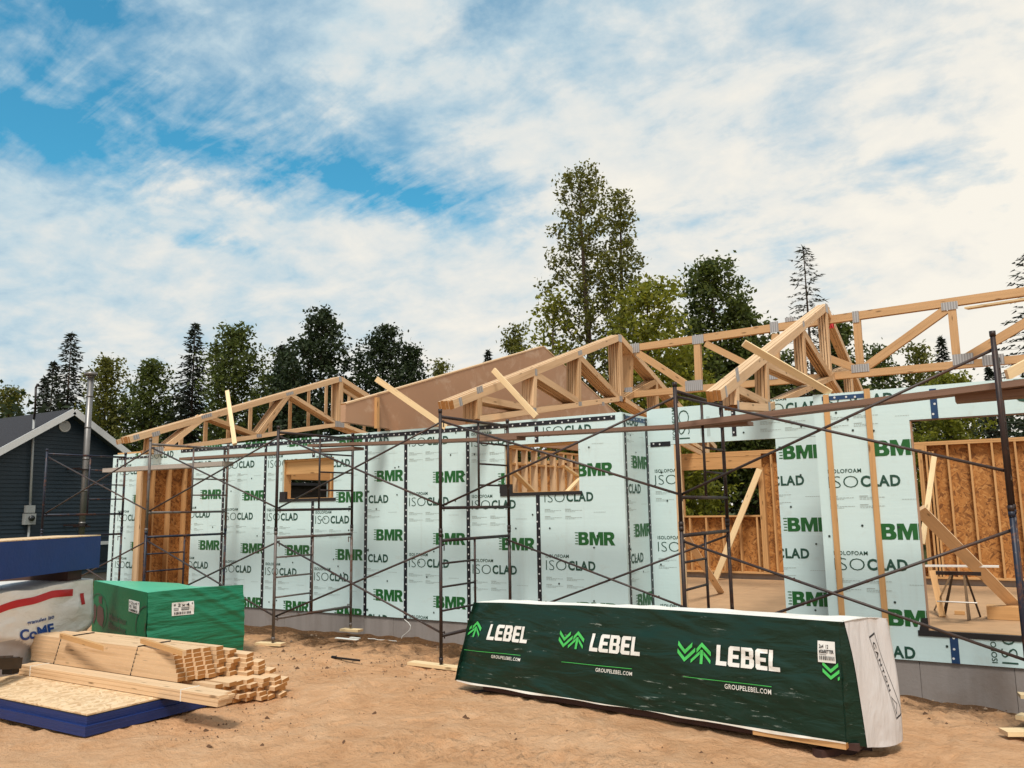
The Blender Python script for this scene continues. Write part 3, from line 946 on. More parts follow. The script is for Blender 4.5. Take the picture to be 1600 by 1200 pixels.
# foundation in cast lengths
def foundation(x0, x1, y0, z0, z1):
    b = MB(CONC)
    x = x0; k = 0
    while x < x1-0.01:
        L = random.choice((0.61, 0.61, 0.9, 0.46)); xe = min(x+L, x1)
        if x1-xe < 0.2: xe = x1
        b.box(x, xe-0.004, y0+random.uniform(0, 0.008), y0+0.2, z0, z1)
        x = xe
    return b.build('foundation_wall', house)
foundation(-16.3, XC-0.03, YL+0.02, -0.9, -0.004)
foundation(XR0+0.02, 2.2, YB+0.02, -0.9, ZBR-0.003)
b = MB(CONC); b.box(XC-0.25, XC-0.045, YL+0.23, YR+0.3, -0.9, -0.104); b.box(XC, XR0+0.02, YR+0.045, YR+0.25, -0.9, -0.224); b.build('foundation_wall', house)
b = MB(CONC); b.box(-16.3, 2.2, 19.55, 19.75, -0.9, 0.08); b.box(-16.3, -16.1, YL+0.25, 19.54, -0.9, 0.0); b.build('foundation_wall', house)
b = MB(OSB_PALE)
dusty = plain('dusty_floor', (0.42, 0.26, 0.14), 0.9, 0.3, 3, bmp=0.2, bscale=12)
b = MB(dusty); b.box(-16.05, XC-0.3, YL+0.25, 19.54, -0.3, -0.05); b.box(XC-0.3, XR0+0.1, YR+0.26, 19.54, -0.3, -0.052); b.box(XR0+0.1, 2.2, YB+0.25, 19.54, -0.3, -0.05)
b.build('dusty_floor', house)

# framing ------------------------------------------------------------
def stud(x0, x1, y0, y1, z0, z1, name='stud', mat=None):
    b = MB(mat or W_STUD); b.boxv(x0, x1, y0, y1, z0, z1)
    return b.build(name, house)
def hboard(x0, x1, y0, y1, z0, z1, name='plate', mat=None):
    b = MB(mat or W_STUD, W_END); b.box(x0, x1, y0, y1, z0, z1, 0, 1)
    return b.build(name, house)
def osb_sheet(fn_rects, axis, plane, th=0.012):
    b = MB(OSB_IN)
    for (a, c, d, e) in fn_rects:
        if axis == 'Y': b.box(a, c, plane, plane+th, d, e)
        else:
            P = [(plane+th*ix, y, z) for z in (d, e) for y in (a, c) for ix in (0, 1)]
            # long axis along Y for the board texture
            P = [(x, y, z) for z in (d, e) for x in (plane+th, plane) for y in (a, c)]
            b.hexa(P, c-a, th, e-d)
    return b.build('strand_board_sheathing', house)
def minus(rs, hs):
    for h in hs: rs = rect_sub(rs, h)
    return rs
# front wall: sheathing, plates, window framing
osb_sheet(minus([(-16.3, XC-0.05, 0.0, 2.9)], [(DOORL, DOORR, 0.0, 2.6), W1, W2]), 'Y', YL+0.0415)
fy0, fy1 = YL+0.056, YL+0.196
hboard(-16.3, XC-0.05, fy0, fy1, 2.90, 2.938, 'top_plate'); hboard(-16.3, XC-0.05, fy0, fy1, 2.94, 2.972, 'top_plate')
for (wn, nm) in ((W1, 'window_frame'), (W2, 'window_frame')):
    b = MB(W_STUD, W_END)
    yy = YL+0.02
    b.boxv(wn[0]-0.04, wn[0]+0.012, yy+0.02, fy1, wn[2]+0.005, wn[3]); b.boxv(wn[1]-0.012, wn[1]+0.04, yy+0.02, fy1, wn[2]+0.005, wn[3])
    b.box(wn[0], wn[1], yy+0.03, fy1, wn[3]-0.035, wn[3]+0.01, 0, 1); b.box(wn[0], wn[1], yy+0.035, fy1, wn[2]-0.03, wn[2]+0.012, 0, 1)
    b.build(nm, house)
# headers in the two small windows
hboard(W1[0]+0.012, W1[1]-0.014, fy0+0.02, fy0+0.06, W1[3]-0.26, W1[3]-0.036, 'window_header')
stud(W1[1]-0.15, W1[1]-0.11, fy0+0.01, fy1, W1[2]+0.013, W1[3]-0.27)
# tall opening at the left
stud(DOORL-0.02, DOORL+0.02, YL+0.043, fy1, 0.0, 2.6, 'jamb_stud')
stud(DOORL-0.03, DOORL+0.13, YL-0.004, YL+0.036, 0.0, 2.58, 'jamb_board', W_PALE)
stud(DOORR-0.012, DOORR+0.03, YL+0.043, fy1, 0.0, 2.6, 'jamb_stud')
hboard(DOORL, DOORR, YL+0.043, fy1, 2.58, 2.80, 'door_header')
b = MB(OSB_IN); b.boxv(DOORR-0.016, DOORR-0.003, YL+0.002, fy1+0.1, 0.0, 2.58); b.build('jamb_sheathing', house)
# left end wall seen through the tall opening and the left window
LWX = -16.3
q0, q1 = onX(450, 749, -16.2), onX(505, 749, -16.2)
LW = (min(q0[1], 15.4), min(q1[1]+0.3, 18.6), 1.2, float(q0[2]))
osb_sheet(minus([(YL+0.06, 19.5, 0.0, 2.9)], [LW]), 'X', LWX)
y = YL+0.45
while y < 19.4:
    if not (LW[0]-0.05 < y < LW[1]+0.05): stud(LWX+0.012, LWX+0.152, y-0.019, y+0.019, 0.04, 2.86)
    y += 0.406
P = MB(W_STUD, W_END)
def ybeam(x0, x1, y0, y1, z0, z1, name):
    b = MB(W_STUD, W_END); b.beam(((x0+x1)/2, y0, (z0+z1)/2), ((x0+x1)/2, y1, (z0+z1)/2), x1-x0, z1-z0, (0, 0, 1), 0, 1)
    return b.build(name, house)
ybeam(LWX+0.013, LWX+0.153, YL+0.25, 19.5, 0.0, 0.038, 'sole_plate'); ybeam(LWX+0.013, LWX+0.153, YL+0.25, 19.5, 2.862, 2.90, 'top_plate')
ybeam(LWX+0.03, LWX+0.15, LW[0]-0.1, LW[1]+0.1, LW[3], LW[3]+0.30, 'window_header')
for yy in (LW[0]-0.06, LW[0]-0.02, LW[1]+0.02, LW[1]+0.06): stud(LWX+0.014, LWX+0.15, yy-0.019, yy+0.019, 0.04, LW[3]+(0 if abs(yy-LW[0]) < .03 or abs(yy-LW[1]) < .03 else .3), 'jack_stud')
b = MB(FOAM); b.box(-16.36, -16.315, YL+0.045, 19.6, 0.0, LW[2]); b.box(-16.36, -16.315, YL+0.045, LW[0], LW[2], 2.93); b.box(-16.36, -16.315, LW[1], 19.6, LW[2], 2.93); b.box(-16.36, -16.315, LW[0], LW[1], LW[3], 2.93)
b.build('foam_panel', house)
# rear wall
RY = 19.6
RW1 = (-7.11, -5.26, 1.42, 2.52); RW2 = (-3.1, float(onY(1441, 780, RY)[0]), 0.35, 2.72)
osb_sheet(minus([(-16.3, 2.2, 0.10, 2.88)], [RW1, RW2]), 'Y', RY)
hboard(-16.1, 2.2, RY-0.145, RY-0.003, 2.845, 2.883, 'top_plate'); hboard(-16.1, 2.2, RY-0.146, RY-0.002, 2.886, 2.924, 'top_plate')
hboard(-16.1, 2.2, RY-0.145, RY-0.003, 0.083, 0.121, 'sole_plate')
x = -15.9
while x < 2.2:
    in1 = RW1[0]-0.09 < x < RW1[1]+0.09; in2 = RW2[0]-0.09 < x < RW2[1]+0.09
    if in1: stud(x-0.019, x+0.019, RY-0.143, RY-0.004, 0.122, RW1[2]-0.04)
    elif not in2: stud(x-0.019, x+0.019, RY-0.143, RY-0.004, 0.122, 2.844)
    x += 0.406
hboard(RW1[0]-0.1, RW1[1]+0.1, RY-0.150, RY-0.005, RW1[3], 2.80, 'window_header'); hboard(RW1[0]-0.1, RW1[1]+0.1, RY-0.155, RY-0.005, 2.803, 2.842, 'top_plate')
hboard(RW1[0], RW1[1], RY-0.150, RY-0.005, RW1[2]-0.039, RW1[2], 'window_sill')
for xx in (RW1[0]-0.07, RW1[0]-0.025, RW1[1]+0.025, RW1[1]+0.066, RW1[1]+0.107): stud(xx-0.019, xx+0.019, RY-0.148, RY-0.006, 0.122, RW1[3]-0.002, 'jack_stud')
hboard(RW2[0]-0.1, RW2[1]+0.14, RY-0.150, RY-0.005, RW2[3], 2.843, 'window_header')
for xx in (RW2[0]-0.07, RW2[0]-0.025, RW2[1]+0.025, RW2[1]+0.066, RW2[1]+0.23, RW2[1]+0.29): stud(xx-0.019, xx+0.019, RY-0.148, RY-0.006, 0.122, RW2[3]-0.002, 'jack_stud')
hboard(RW2[0], RW2[1], RY-0.150, RY-0.005, RW2[2]-0.039, RW2[2], 'window_sill')
# entry wall framing
ey0 = YR+0.043
stud(OP1L-0.12, OP1L-0.082, ey0, ey0+0.14, -0.2, 2.55, 'jamb_stud'); stud(OP1L-0.122, OP1L-0.11, YR-0.004, ey0-0.002, -0.2, 2.55, 'jamb_board', W_PALE)
b = MB(W_PALE); b.boxv(OP1L-0.118, OP1L-0.03, YR-0.003+0.01, YR+0.035, -0.2, 2.545); b.build('jamb_board', house)
stud(OP1R+0.02, OP1R+0.058, ey0, ey0+0.14, -0.2, 2.55, 'jamb_stud')
hboard(XC, XR0+0.1, ey0, ey0+0.14, 2.57, 2.95, 'door_header', W_STUD)
hboard(XC, XR0+0.1, ey0, ey0+0.14, 2.953, 3.03, 'top_plate')
# right front framing
by0 = YB+0.042
stud(XR1-0.03, XR1-0.004, by0, by0+0.16, ZS, ZH, 'jamb_stud', W_STUD)
b = MB(plain('foam_cut_edge', (0.42, 0.26, 0.17), 0.8, 0.2)); b.boxv(XR1+0.001, XR1+0.012, YB+0.004, by0+0.1, ZS+0.004, ZH-0.014); b.build('jamb_board', house)
osb_sheet([(XR0, XR1, ZBR, 2.9)], 'Y', YB+0.0405)
hboard(XR1-0.03, 2.2, by0, by0+0.14, ZH+0.003, 2.9, 'window_header'); hboard(XR1+0.013, 2.2, YB+0.006, by0-0.002+0.04, ZH-0.013, ZH-0.001, 'header_trim', plain('brown_trim', (0.17, 0.10, 0.07), 0.7, 0.2))
hboard(XR1-0.03, 2.2, by0, by0+0.14, ZS-0.04, ZS-0.003, 'sill_plate'); hboard(XR1-0.03, 2.2, by0, by0+0.14, ZBR, ZS-0.043, 'rim_board')
hboard(XR0, 2.2, by0, by0+0.14, 2.903, 2.96, 'top_plate')
# inner partition seen through the middle window
y = 11.5
while y < 18.2:
    stud(-8.87, -8.73, y-0.019, y+0.019, 0.0, 2.86, 'partition_stud', W_PALE); y += 0.406
ybeam(-8.87, -8.73, 11.3, 18.3, 2.863, 2.90, 'partition_plate'); ybeam(-8.87, -8.73, 11.3, 18.3, -0.05, -0.005, 'partition_plate')
ybeam(-8.85, -8.75, 11.3, 18.3, 2.55, 2.587, 'partition_plate')
b = MB(W_BRIGHT, W_END)
b.beam(onX(803, 738, -8.66), onX(833, 768, -8.66), 0.04, 0.12, (1, 0, 0), 0, 1)
b.build('partition_brace', house)
b = MB(W_BRIGHT, W_END); b.beam(onX(880, 728, -8.66), onX(905, 745, -8.66), 0.04, 0.10, (1, 0, 0), 0, 1); b.build('partition_brace', house)
b = MB(W_BRIGHT, W_END); b.beam(onX(880, 775, -8.60), onX(905, 748, -8.60), 0.04, 0.10, (1, 0, 0), 0, 1); b.build('partition_brace', house)
# sheathed tan gable
GXp = -8.76
def yzX(px, py, X):
    p = onX(px, py, X); return (float(p[1]), float(p[2]))
tl = yzX(540, 632, GXp); bl = (tl[0], tl[1]-0.27); ap = yzX(849, 542, GXp)
mir = lambda Y: 2*ap[0]-Y
outline = [bl, (YL-0.02, bl[1]-0.03), (YL-0.02, 2.98), (mir(YL-0.02), 2.98), (mir(YL-0.02), bl[1]-0.03), (mir(tl[0]), bl[1]), (mir(tl[0]), tl[1]), ap, tl]
b = MB(GYP, W_PALE)
fr = [(GXp, y, z) for y, z in outline]; bk = [(GXp-0.10, y, z) for y, z in outline]
b.face(fr, 0); b.face(bk[::-1], 0)
for i in range(len(fr)):
    j = (i+1) % len(fr)
    b.face([fr[i], bk[i], bk[j], fr[j]], 0)
gw = b.build('gable_wall', house)
gw['label'] = 'gable end wall sheathed in smeared tan board'
b = MB(W_PALE, W_END)
for (a, c) in ((tl, ap), ((mir(tl[0]), tl[1]), ap)):
    b.beam((GXp-0.05, a[0], a[1]+0.012), (GXp-0.05, c[0], c[1]+0.012), 0.116, 0.022, (0, 0, 1), 0, 1)
b.build('gable_cap', house)
b = MB(W_STUD, W_END); yv = yzX(588, 655, GXp+0.02)
b.boxv(GXp+0.002, GXp+0.06, yv[0]-0.03, yv[0]+0.03, 2.98, yv[1]+0.35); b.build('gable_post', house)

# ------------------------------------------------------------------ trusses
def member(b, X, a, c, h, th=0.038, m=0, em=1):
    b.beam((X, a[0], a[1]), (X, c[0], c[1]), th, h, (0, 0, 1) if abs(a[0]-c[0]) > 0.05 else (0, 1, 0), m, em)
def plate(b, X, c, w_, h_, ang=0.0):
    ca, sa = math.cos(ang), math.sin(ang)
    pts = []
    for du, dv in ((-.5, -.5), (.5, -.5), (.5, .5), (-.5, .5)):
        pts.append((X, c[0]+du*w_*ca-dv*h_*sa, c[1]+du*w_*sa+dv*h_*ca))
    b.face(pts, 0, [(0, 0), (w_*4, 0), (w_*4, h_*4), (0, h_*4)])
def bundle(name, X, n, mem, plates, label, cat, base, sheath=None):
    t = thing(name, base, label, cat)
    for k in range(n):
        b = MB(W_PALE, W_END)
        jy, jz = random.uniform(-.02, .02), random.uniform(-.008, .008)
        if k == 0: jy = jz = 0
        for mi, (a, c, h) in enumerate(mem):
            member(b, X-k*0.044, (a[0]+jy, a[1]+jz), (c[0]+jy, c[1]+jz), h, 0.0395-0.0007*mi)
        p = b.build('truss', t)
        if k == 0:
            for (c, w_, h_, an) in plates:
                w_, h_ = w_*.66, h_*.75
                pb = MB(PLATE); plate(pb, X+0.0215, c, w_, h_, an); pb.build('gusset_plate', p)
    return t
def off(p, dz): return (p[0], p[1]+dz)
def half_and_mirror(mem, Ya):
    out = []
    for (a, c, h) in mem:
        out.append((a, c, h))
        a2, c2 = (2*Ya-a[0], a[1]), (2*Ya-c[0], c[1])
        if abs(a2[0]-a[0])+abs(c2[0]-c[0]) > 0.02 and not (abs(a[0]-Ya) < 0.12 and abs(c[0]-Ya) < 0.12): out.append((c2, a2, h))
    return out
# bundle 1 (left)
X1 = -14.72
f1 = lambda x, y: yzX(x, y, X1)
tip, apx = f1(202, 687), f1(533, 592)
king = f1(530, 663); A = f1(322, 650); Bn = f1(452, 615); C1 = f1(404, 681); heelb = f1(240, 706); heelt = f1(243, 678)
Ya = apx[0]
m1 = [(tip, apx, 0.125), (heelb, king, 0.09), ((heelt[0], heelt[1]), (heelb[0], heelb[1]-.03), 0.14),
      ((heelb[0]+.25, heelb[1]+.08), A, 0.11), (A, C1, 0.09), (C1, Bn, 0.13), (Bn, king, 0.09), ((Ya, apx[1]-.05), (Ya, king[1]), 0.14)]
m1 = half_and_mirror(m1, Ya)
sl1 = math.atan2(apx[1]-tip[1], apx[0]-tip[0])
pl1 = [(A, .42, .10, sl1), (Bn, .36, .09, sl1), (king, .5, .2, 0), ((apx[0]-.05, apx[1]-.02), .16, .16, 0), (C1, .22, .1, .1), (heelt, .28, .12, sl1), ((heelb[0]+.1, heelb[1]+.03), .34, .2, .1), (f1(212, 683), .2, .12, sl1)]
bundle('truss_bundle', X1, 6, m1, pl1, 'long low bundle of pale scissor roof trusses at the left end of the house', 'roof trusses', (X1, YL, 2.97))
# gable end truss behind it, with close verticals
X0 = -15.12
tip, apx, heelb, king = off(tip, -.03), off(apx, -.03), off(heelb, .0), off(king, .0)
gm = [(tip, apx, 0.09), (heelb, king, 0.09)]
yy = heelb[0]+0.3
while yy < Ya-0.1:
    t1 = (yy-tip[0])/(apx[0]-tip[0]); t2 = (yy-heelb[0])/(king[0]-heelb[0])
    gm.append(((yy, tip[1]+t1*(apx[1]-tip[1])), (yy, heelb[1]+t2*(king[1]-heelb[1])), 0.089)); yy += 0.61
bundle('gable_truss', X0, 1, half_and_mirror(gm, Ya), [], 'gable end truss with evenly spaced uprights standing behind the left truss bundle', 'roof trusses', (X0, YL, 2.97))
# bundle 2 (middle)
X2 = -6.78
f2 = lambda x, y: yzX(x, y, X2)
tip, apx = f2(707, 632), f2(969, 527)
Ya = apx[0]
king = f2(969, 623); h_t, h_b = f2(748, 612), f2(748, 655); v2t, v2b = f2(836, 580), f2(834, 642); v3t, v3b = f2(905, 553), f2(905, 631)
m2 = [(tip, apx, 0.125), (h_b, king, 0.09), (h_t, h_b, 0.13), (v2t, v2b, 0.10), (v3t, v3b, 0.10), ((Ya-.03, apx[1]-.05), (Ya-.03, king[1]), 0.14),
      ((h_t[0]+.05, h_t[1]-.1), off(v2b, 0.03), 0.10), (off(v2t, -.05), off(v3b, 0.03), 0.12), (off(v3t, -.05), king, 0.12)]
m2 = half_and_mirror(m2, Ya)
sl2 = math.atan2(apx[1]-tip[1], apx[0]-tip[0])
pl2 = [(off(h_t, .03), .26, .13, sl2), (off(v2t, -.02), .12, .15, 0), (off(v3t, .02), .26, .11, sl2), ((apx[0]-.05, apx[1]-.03), .26, .2, 0), (king, .22, .14, 0), (v3b, .2, .1, .1), (v2b, .16, .14, 0), (f2(718, 628), .12, .16, sl2), (f2(941, 631), .16, .1, .1)]
bundle('truss_bundle', X2, 6, m2, pl2, 'truss bundle with upright webs stacked at the middle of the wall beside the tan gable', 'roof trusses', (X2, YL, 2.97))
# bundle 3 (right, over the entry)
X3 = -2.78
f3 = lambda x, y: yzX(x, y, X3)
tip, apx = f3(1124, 618), f3(1291, 480)
Ya = apx[0]
king = f3(1300, 590); p1t, p1b = f3(1150, 592), f3(1151, 634); p2t, p2b = f3(1197, 562), f3(1200, 637); p3t, p3b = f3(1254, 512), f3(1260, 600)
k_b = f3(1296, 594)
m3 = [(tip, apx, 0.125), (p1b, p2b, 0.09), (p2b, king, 0.09), (p1t, p1b, 0.12), (p2t, p2b, 0.12), (p3t, p3b, 0.12), ((Ya-.05, apx[1]-.06), (Ya-.05, king[1]-.05), 0.16),
      (off(p1t, -.12), off(p2b, .05), 0.10), (off(p2t, -.05), off(p3b, 0.04), 0.12), (off(p3t, -.06), off(king, -.02), 0.14)]
m3 = half_and_mirror(m3, Ya)
sl3 = math.atan2(apx[1]-tip[1], apx[0]-tip[0])
pl3 = [(off(p1t, .05), .2, .22, sl3), (off(p2t, .05), .2, .14, sl3), (off(p3t, .06), .22, .12, sl3), ((apx[0]-.08, apx[1]-.04), .34, .22, 0), (p1b, .12, .16, 0), (p2b, .16, .2, 0), (f3(1132, 612), .10, .18, sl3)]
bundle('truss_bundle', X3, 4, m3, pl3, 'steep-looking bundle of four trusses over the recessed entry in front of the long girder', 'roof trusses', (X3, YL, 2.97))
# girder truss along the ridge
GY = 15.95
gt = thing('girder_truss', (-2, GY, 3), 'long heavy girder truss running along the ridge to the right', 'roof truss')
gf = lambda x, y: onY(x, y, GY)
_gk = [0]
def gbeam(b, p, q, h, th=0.12, em=1):
    _gk[0] += 1; th = th-0.0012*_gk[0]
    p, q = np.array(p), np.array(q)
    b.beam(p, q, th, h, (0, 0, 1) if abs(p[0]-q[0]) > abs(p[2]-q[2]) else (1, 0, 0), 0, em)
def ext(p, q, X):
    t = (X-p[0])/(q[0]-p[0]); return p+(q-p)*t
W_GIRD = wood('girder_lumber', (0.53, 0.325, 0.165), (0.34, 0.185, 0.082))
tp, tq = gf(985, 545), gf(1595, 457); bp, bq = gf(985, 617), gf(1500, 570)
b = MB(W_GIRD, W_END); gbeam(b, tp, ext(tp, tq, 2.5), 0.145); b.build('top_chord', gt)
b = MB(W_GIRD, W_END); gbeam(b, bp, ext(bp, bq, 2.5), 0.13); b.build('bottom_chord', gt)
for (x0, y0, x1, y1, h) in ((981, 553, 980, 610, .25), (1090, 538, 1092, 596, .15), (1211, 522, 1214, 584, .15), (1339, 500, 1344, 570, .15), (1487, 480, 1495, 562, .15),
                            (998, 552, 1076, 603, .16), (1103, 537, 1205, 588, .15), (1285, 556, 1340, 577, .15), (1353, 574, 1478, 484, .17), (1504, 563, 1610, 500, .17)):
    b = MB(W_GIRD, W_END); gbeam(b, gf(x0, y0), gf(x1, y1), h*.86, 0.116); b.build('web_member', gt)
for (x, y, w_, h_) in ((990, 545, .40, .24), (984, 613, .22, .24), (1092, 531, .30, .22), (1086, 603, .46, .26), (1211, 512, .2, .26), (1207, 587, .28, .20), (1235, 500, .22, .10), (1345, 576, .38, .18), (1338, 496, .14, .26), (1484, 479, .32, .17), (1505, 562, .40, .23), (1552, 563, .40, .22)):
    b = MB(PLATE); c = gf(x, y); w_ *= .80; h_ *= .82
    Yp = GY-0.066
    b.face([(c[0]-w_/2, Yp, c[2]-h_/2), (c[0]+w_/2, Yp, c[2]-h_/2), (c[0]+w_/2, Yp, c[2]+h_/2), (c[0]-w_/2, Yp, c[2]+h_/2)], 0, [(0, 0), (w_*5, 0), (w_*5, h_*5), (0, h_*5)])
    b.build('gusset_plate', gt)
# a red flag tied on
b = MB(INK_RED); c = gf(1300, 511) + np.array([0, -0.1, 0])
for k in range(3): b.face([(c[0]-.01+k*.02, c[1]+.01*(-1)**k, c[2]+.05-.01*k), (c[0]-.03+k*.025, c[1]-.01*(-1)**k, c[2]-.05), (c[0]+.01+k*.02, c[1]+.02*(-1)**k, c[2]-.03), (c[0]+.025+k*.015, c[1]-.01*(-1)**k, c[2]+.045)])
b.build('flag_tape', gt)

# ------------------------------------------------------------------ loose boards on the roof
def board(name, p, q, wd, h, label, cat, mat=None, upv=(0, 0, 1), group=None):
    b = MB(mat or W_BRIGHT, W_PALE)
    b.beam(p, q, wd, h, upv, 0, 1)
    o = b.build(name, base=(np.array(p)+np.array(q))/2)
    return tag(o, label, cat, group)
G = 'temporary braces on the roof trusses'
board('brace_board', onX(355, 611, X1+0.10), onY(367, 694, YL-0.03), 0.038, 0.083, 'pale upright brace board leaning across the leftmost truss bundle', 'board', group=G, upv=(1, 0.3, 0))
board('brace_board', onX(588, 592, GXp+0.05), onY(697, 668, YL+0.02), 0.04, 0.09, 'long pale brace board sloping down from the tan gable to the wall top', 'board', group=G)
board('brace_board', onX(771, 578, X2+0.06), onY(838, 651, YL-0.02), 0.038, 0.083, 'short pale brace board sloping off the middle truss bundle', 'board', group=G, upv=(1, 0, 0.4))
board('brace_board', onX(1162, 536, X3+0.1), onY(1297, 614, YB+0.05), 0.04, 0.083, 'pale brace board crossing the truss bundle over the entry', 'board', group=G, upv=(1, 0, 0.6))
board('brace_board', onY(1510, 482, GY-0.4), onY(1640, 462, GY-0.9), 0.14, 0.03, 'thin pale board lying near the top chord of the girder truss at the right', 'board')
board('brace_board', onY(1573, 586, 12.5), onY(1640, 550, 13.5), 0.04, 0.14, 'pale sloping board end rising behind the right scaffold post', 'board')

# ------------------------------------------------------------------ scaffold
FW, FH = 1.58, 1.52
def scaffold_frame(x, y, z, label, mat, mat2=None, ladder_front=False):
    t = thing('scaffolding', (x, y, z), label, 'scaffolding', 'sections of steel scaffolding')
    mat2 = mat2 or mat
    F = (lambda u: FW-u) if ladder_front else (lambda u: u)
    def P(u, v): return (x, y+F(u), z+v)
    def tb(nm, a, c, r, m):
        b = MB(m); b.tube(a, c, r, 0, 10); return b.build(nm, t, True)
    pf = tb('post', P(0, 0), P(0, FH), 0.0215, mat); pr = tb('post', P(FW, 0), P(FW, FH), 0.0215, mat)
    for u, par in ((0, pf), (FW, pr)):
        b = MB(mat2); b.tube(P(u, FH-0.015), P(u, FH+0.03), 0.026, 0, 10); b.build('coupling_collar', par, True)
        b = MB(mat2); b.tube(P(u, 0.03), P(u, 0.08), 0.0265, 0, 10); b.build('coupling_collar', par, True)
        for v in (1.40, 0.36):
            b = MB(mat2); q = np.array(P(u, v)); d = 1 if F(u) < 0.5 else -1
            b.tube(q, q+np.array([0.0, d*0.075, 0.01]), 0.008, 0, 6); b.tube(q+np.array([0, d*0.07, 0.012]), q+np.array([0, d*0.07, -0.07]), 0.007, 0, 6)
            b.build('brace_lock', par)
    tb('top_bar', P(0, 1.455), P(FW, 1.455), 0.0205, mat); tb('lower_bar', P(0, 0.33), P(FW, 0.33), 0.0205, mat2)
    ui = FW*0.535
    tb('ladder_post', P(ui, 0.33), P(ui, 1.455), 0.0155, mat2)
    for v in (0.62, 0.90, 1.18): tb('rung', P(ui, v), P(FW, v), 0.013, mat2)
    return t
FR = {}
for nm, px, py, Y, top, mats in (('A', 70, 760, 8.45, 2.885, (STEEL_B, STEEL_B)), ('B', 230, 800, 8.45, 2.895, (STEEL_G, STEEL_B)), ('C', 431, 830, 8.40, 2.90, (STEEL, STEEL_G)),
                                 ('D', 688.5, 830, 8.20, 2.89, (STEEL, STEEL)), ('E', 1061, 750, 8.30, 2.955, (STEEL, STEEL)), ('F', 1577, 770, 8.0, 3.08, (STEEL_R, STEEL_B))):
    x = float(onY(px, py, Y)[0]); z0 = top-2*FH
    FR[nm] = (x, Y, z0)
    where = {'A': 'far left before the teal house', 'B': 'before the tall strand board opening', 'C': 'before the small dark window', 'D': 'left of the middle window',
             'E': 'before the recessed entry', 'F': 'at the right photo edge'}[nm]
    scaffold_frame(x, Y, z0, 'lower steel scaffold section standing on the soil ' + where, mats[1], mats[1], True)
    scaffold_frame(x, Y, z0+FH, 'upper steel scaffold section stacked ' + where, mats[0], mats[0], False)
def xbrace(f, g, tier, side, label):
    y_ = 0 if side == 'front' else FW
    zo = 0 if tier == 'lower' else FH
    a, c = FR[f], FR[g]
    o = 0.03 if side == 'front' else -0.03
    def P(fr, v): return np.array([fr[0], fr[1]+y_+o, fr[2]+zo+v])
    t = thing('cross_brace', (P(a, 0)+P(c, 0))/2, label, 'cross brace', 'scaffold cross braces')
    for (p, q, e, m) in ((P(a, 1.40), P(c, 0.36), -0.012, TUBE), (P(a, 0.36), P(c, 1.40), 0.012, TUBE)):
        b = MB(m); b.tube(p+np.array([0, e, 0]), q+np.array([0, e, 0]), 0.0135, 0, 8); b.build('brace_tube', t, True)
nmz = {'AB': 'between the two leftmost scaffold frames', 'BC': 'between the strand board opening and the small dark window', 'CD': 'between the small dark window and the middle window',
       'DE': 'between the middle window and the recessed entry', 'EF': 'between the recessed entry and the right edge'}
for k in ('AB', 'BC', 'CD', 'DE', 'EF'):
    xbrace(k[0], k[1], 'upper', 'front', 'upper crossed steel brace ' + nmz[k])
    if k != 'DE': xbrace(k[0], k[1], 'lower', 'front', 'lower crossed steel brace ' + nmz[k])
xbrace('D', 'E', 'lower', 'back', 'lower crossed brace close to the wall between the middle window and the entry')
# a spare frame leaning upright by the left end
def plank(p0, p1, Y, th, mat, label, wd=0.24):
    a, c = onY(p0[0], p0[1], Y), onY(p1[0], p1[1], Y)
    a[1] += wd/2; c[1] += wd/2
    b = MB(mat, mat)
    b.beam(a, c, wd, th, (0, 0, 1), 0, 1)
    o = b.build('scaffold_plank', base=(a+c)/2)
    tag(o, label, 'plank', 'planks on the scaffold')
plank((160, 735), (347, 724), 9.3, 0.075, W_GREY, 'thick grey plank reaching left past the strand board opening')
plank((280, 717), (552, 700), 9.3, 0.045, W_PLANK, 'brown scaffold plank above the left half of the mint wall')
plank((480, 696), (807, 684), 9.3, 0.042, W_PLANK, 'brown scaffold plank ending beside the middle window')
plank((745, 682), (1168, 660), 9.3, 0.045, W_PLANK, 'brown scaffold plank passing above the middle window with studs')
plank((1060, 664), (1640, 592), 9.05, 0.062, W_PLANK, 'long brown scaffold plank sloping up towards the right edge')
plank((1492, 622), (1680, 606), 9.2, 0.075, W_PLANK, 'short dark plank under the long plank at the right edge')
def footboard(x, y, z, L, rot, label, grp='boards under scaffold feet', wd=0.14, th=0.035):
    a = np.array([x-L/2*math.cos(rot), y-L/2*math.sin(rot), z]); c = np.array([x+L/2*math.cos(rot), y+L/2*math.sin(rot), z])
    return board('foot_board', a, c, wd, th, label, 'board', W_BRIGHT, (0, 0, 1), grp)
for nm, L, lab in (('C', 0.42, 'short pale board under the scaffold foot beside the green lumber bundle'), ('D', 0.85, 'longer pale board under the scaffold foot left of the dark green bundle')):
    x, y, z = FR[nm]
    footboard(x-(0.05 if nm == 'C' else 0.05), y, z-0.0176, L, 0.25 if nm == 'C' else -0.05, lab)
x, y, z = FR['C']; footboard(x+0.02, y+FW, z-0.03, 0.35, 0.1, 'pale board under the scaffold foot beside the concrete foundation')
zb = FR['F'][2]
for k, (dx, dy, rt, L) in enumerate(((0.10, 0.02, 0.15, 0.5), (0.12, -0.05, -0.2, 0.55), (0.14, 0.05, 0.3, 0.6), (0.2, -0.02, 0.1, 0.6))):
    footboard(FR['F'][0]+dx+.16, FR['F'][1]+dy, zb-0.02-k*0.055, L, rt,
              ('topmost', 'second', 'third', 'lowest')[k] + ' pale board packed under the right scaffold foot', 'boards packed under the right scaffold foot', 0.10, 0.05)
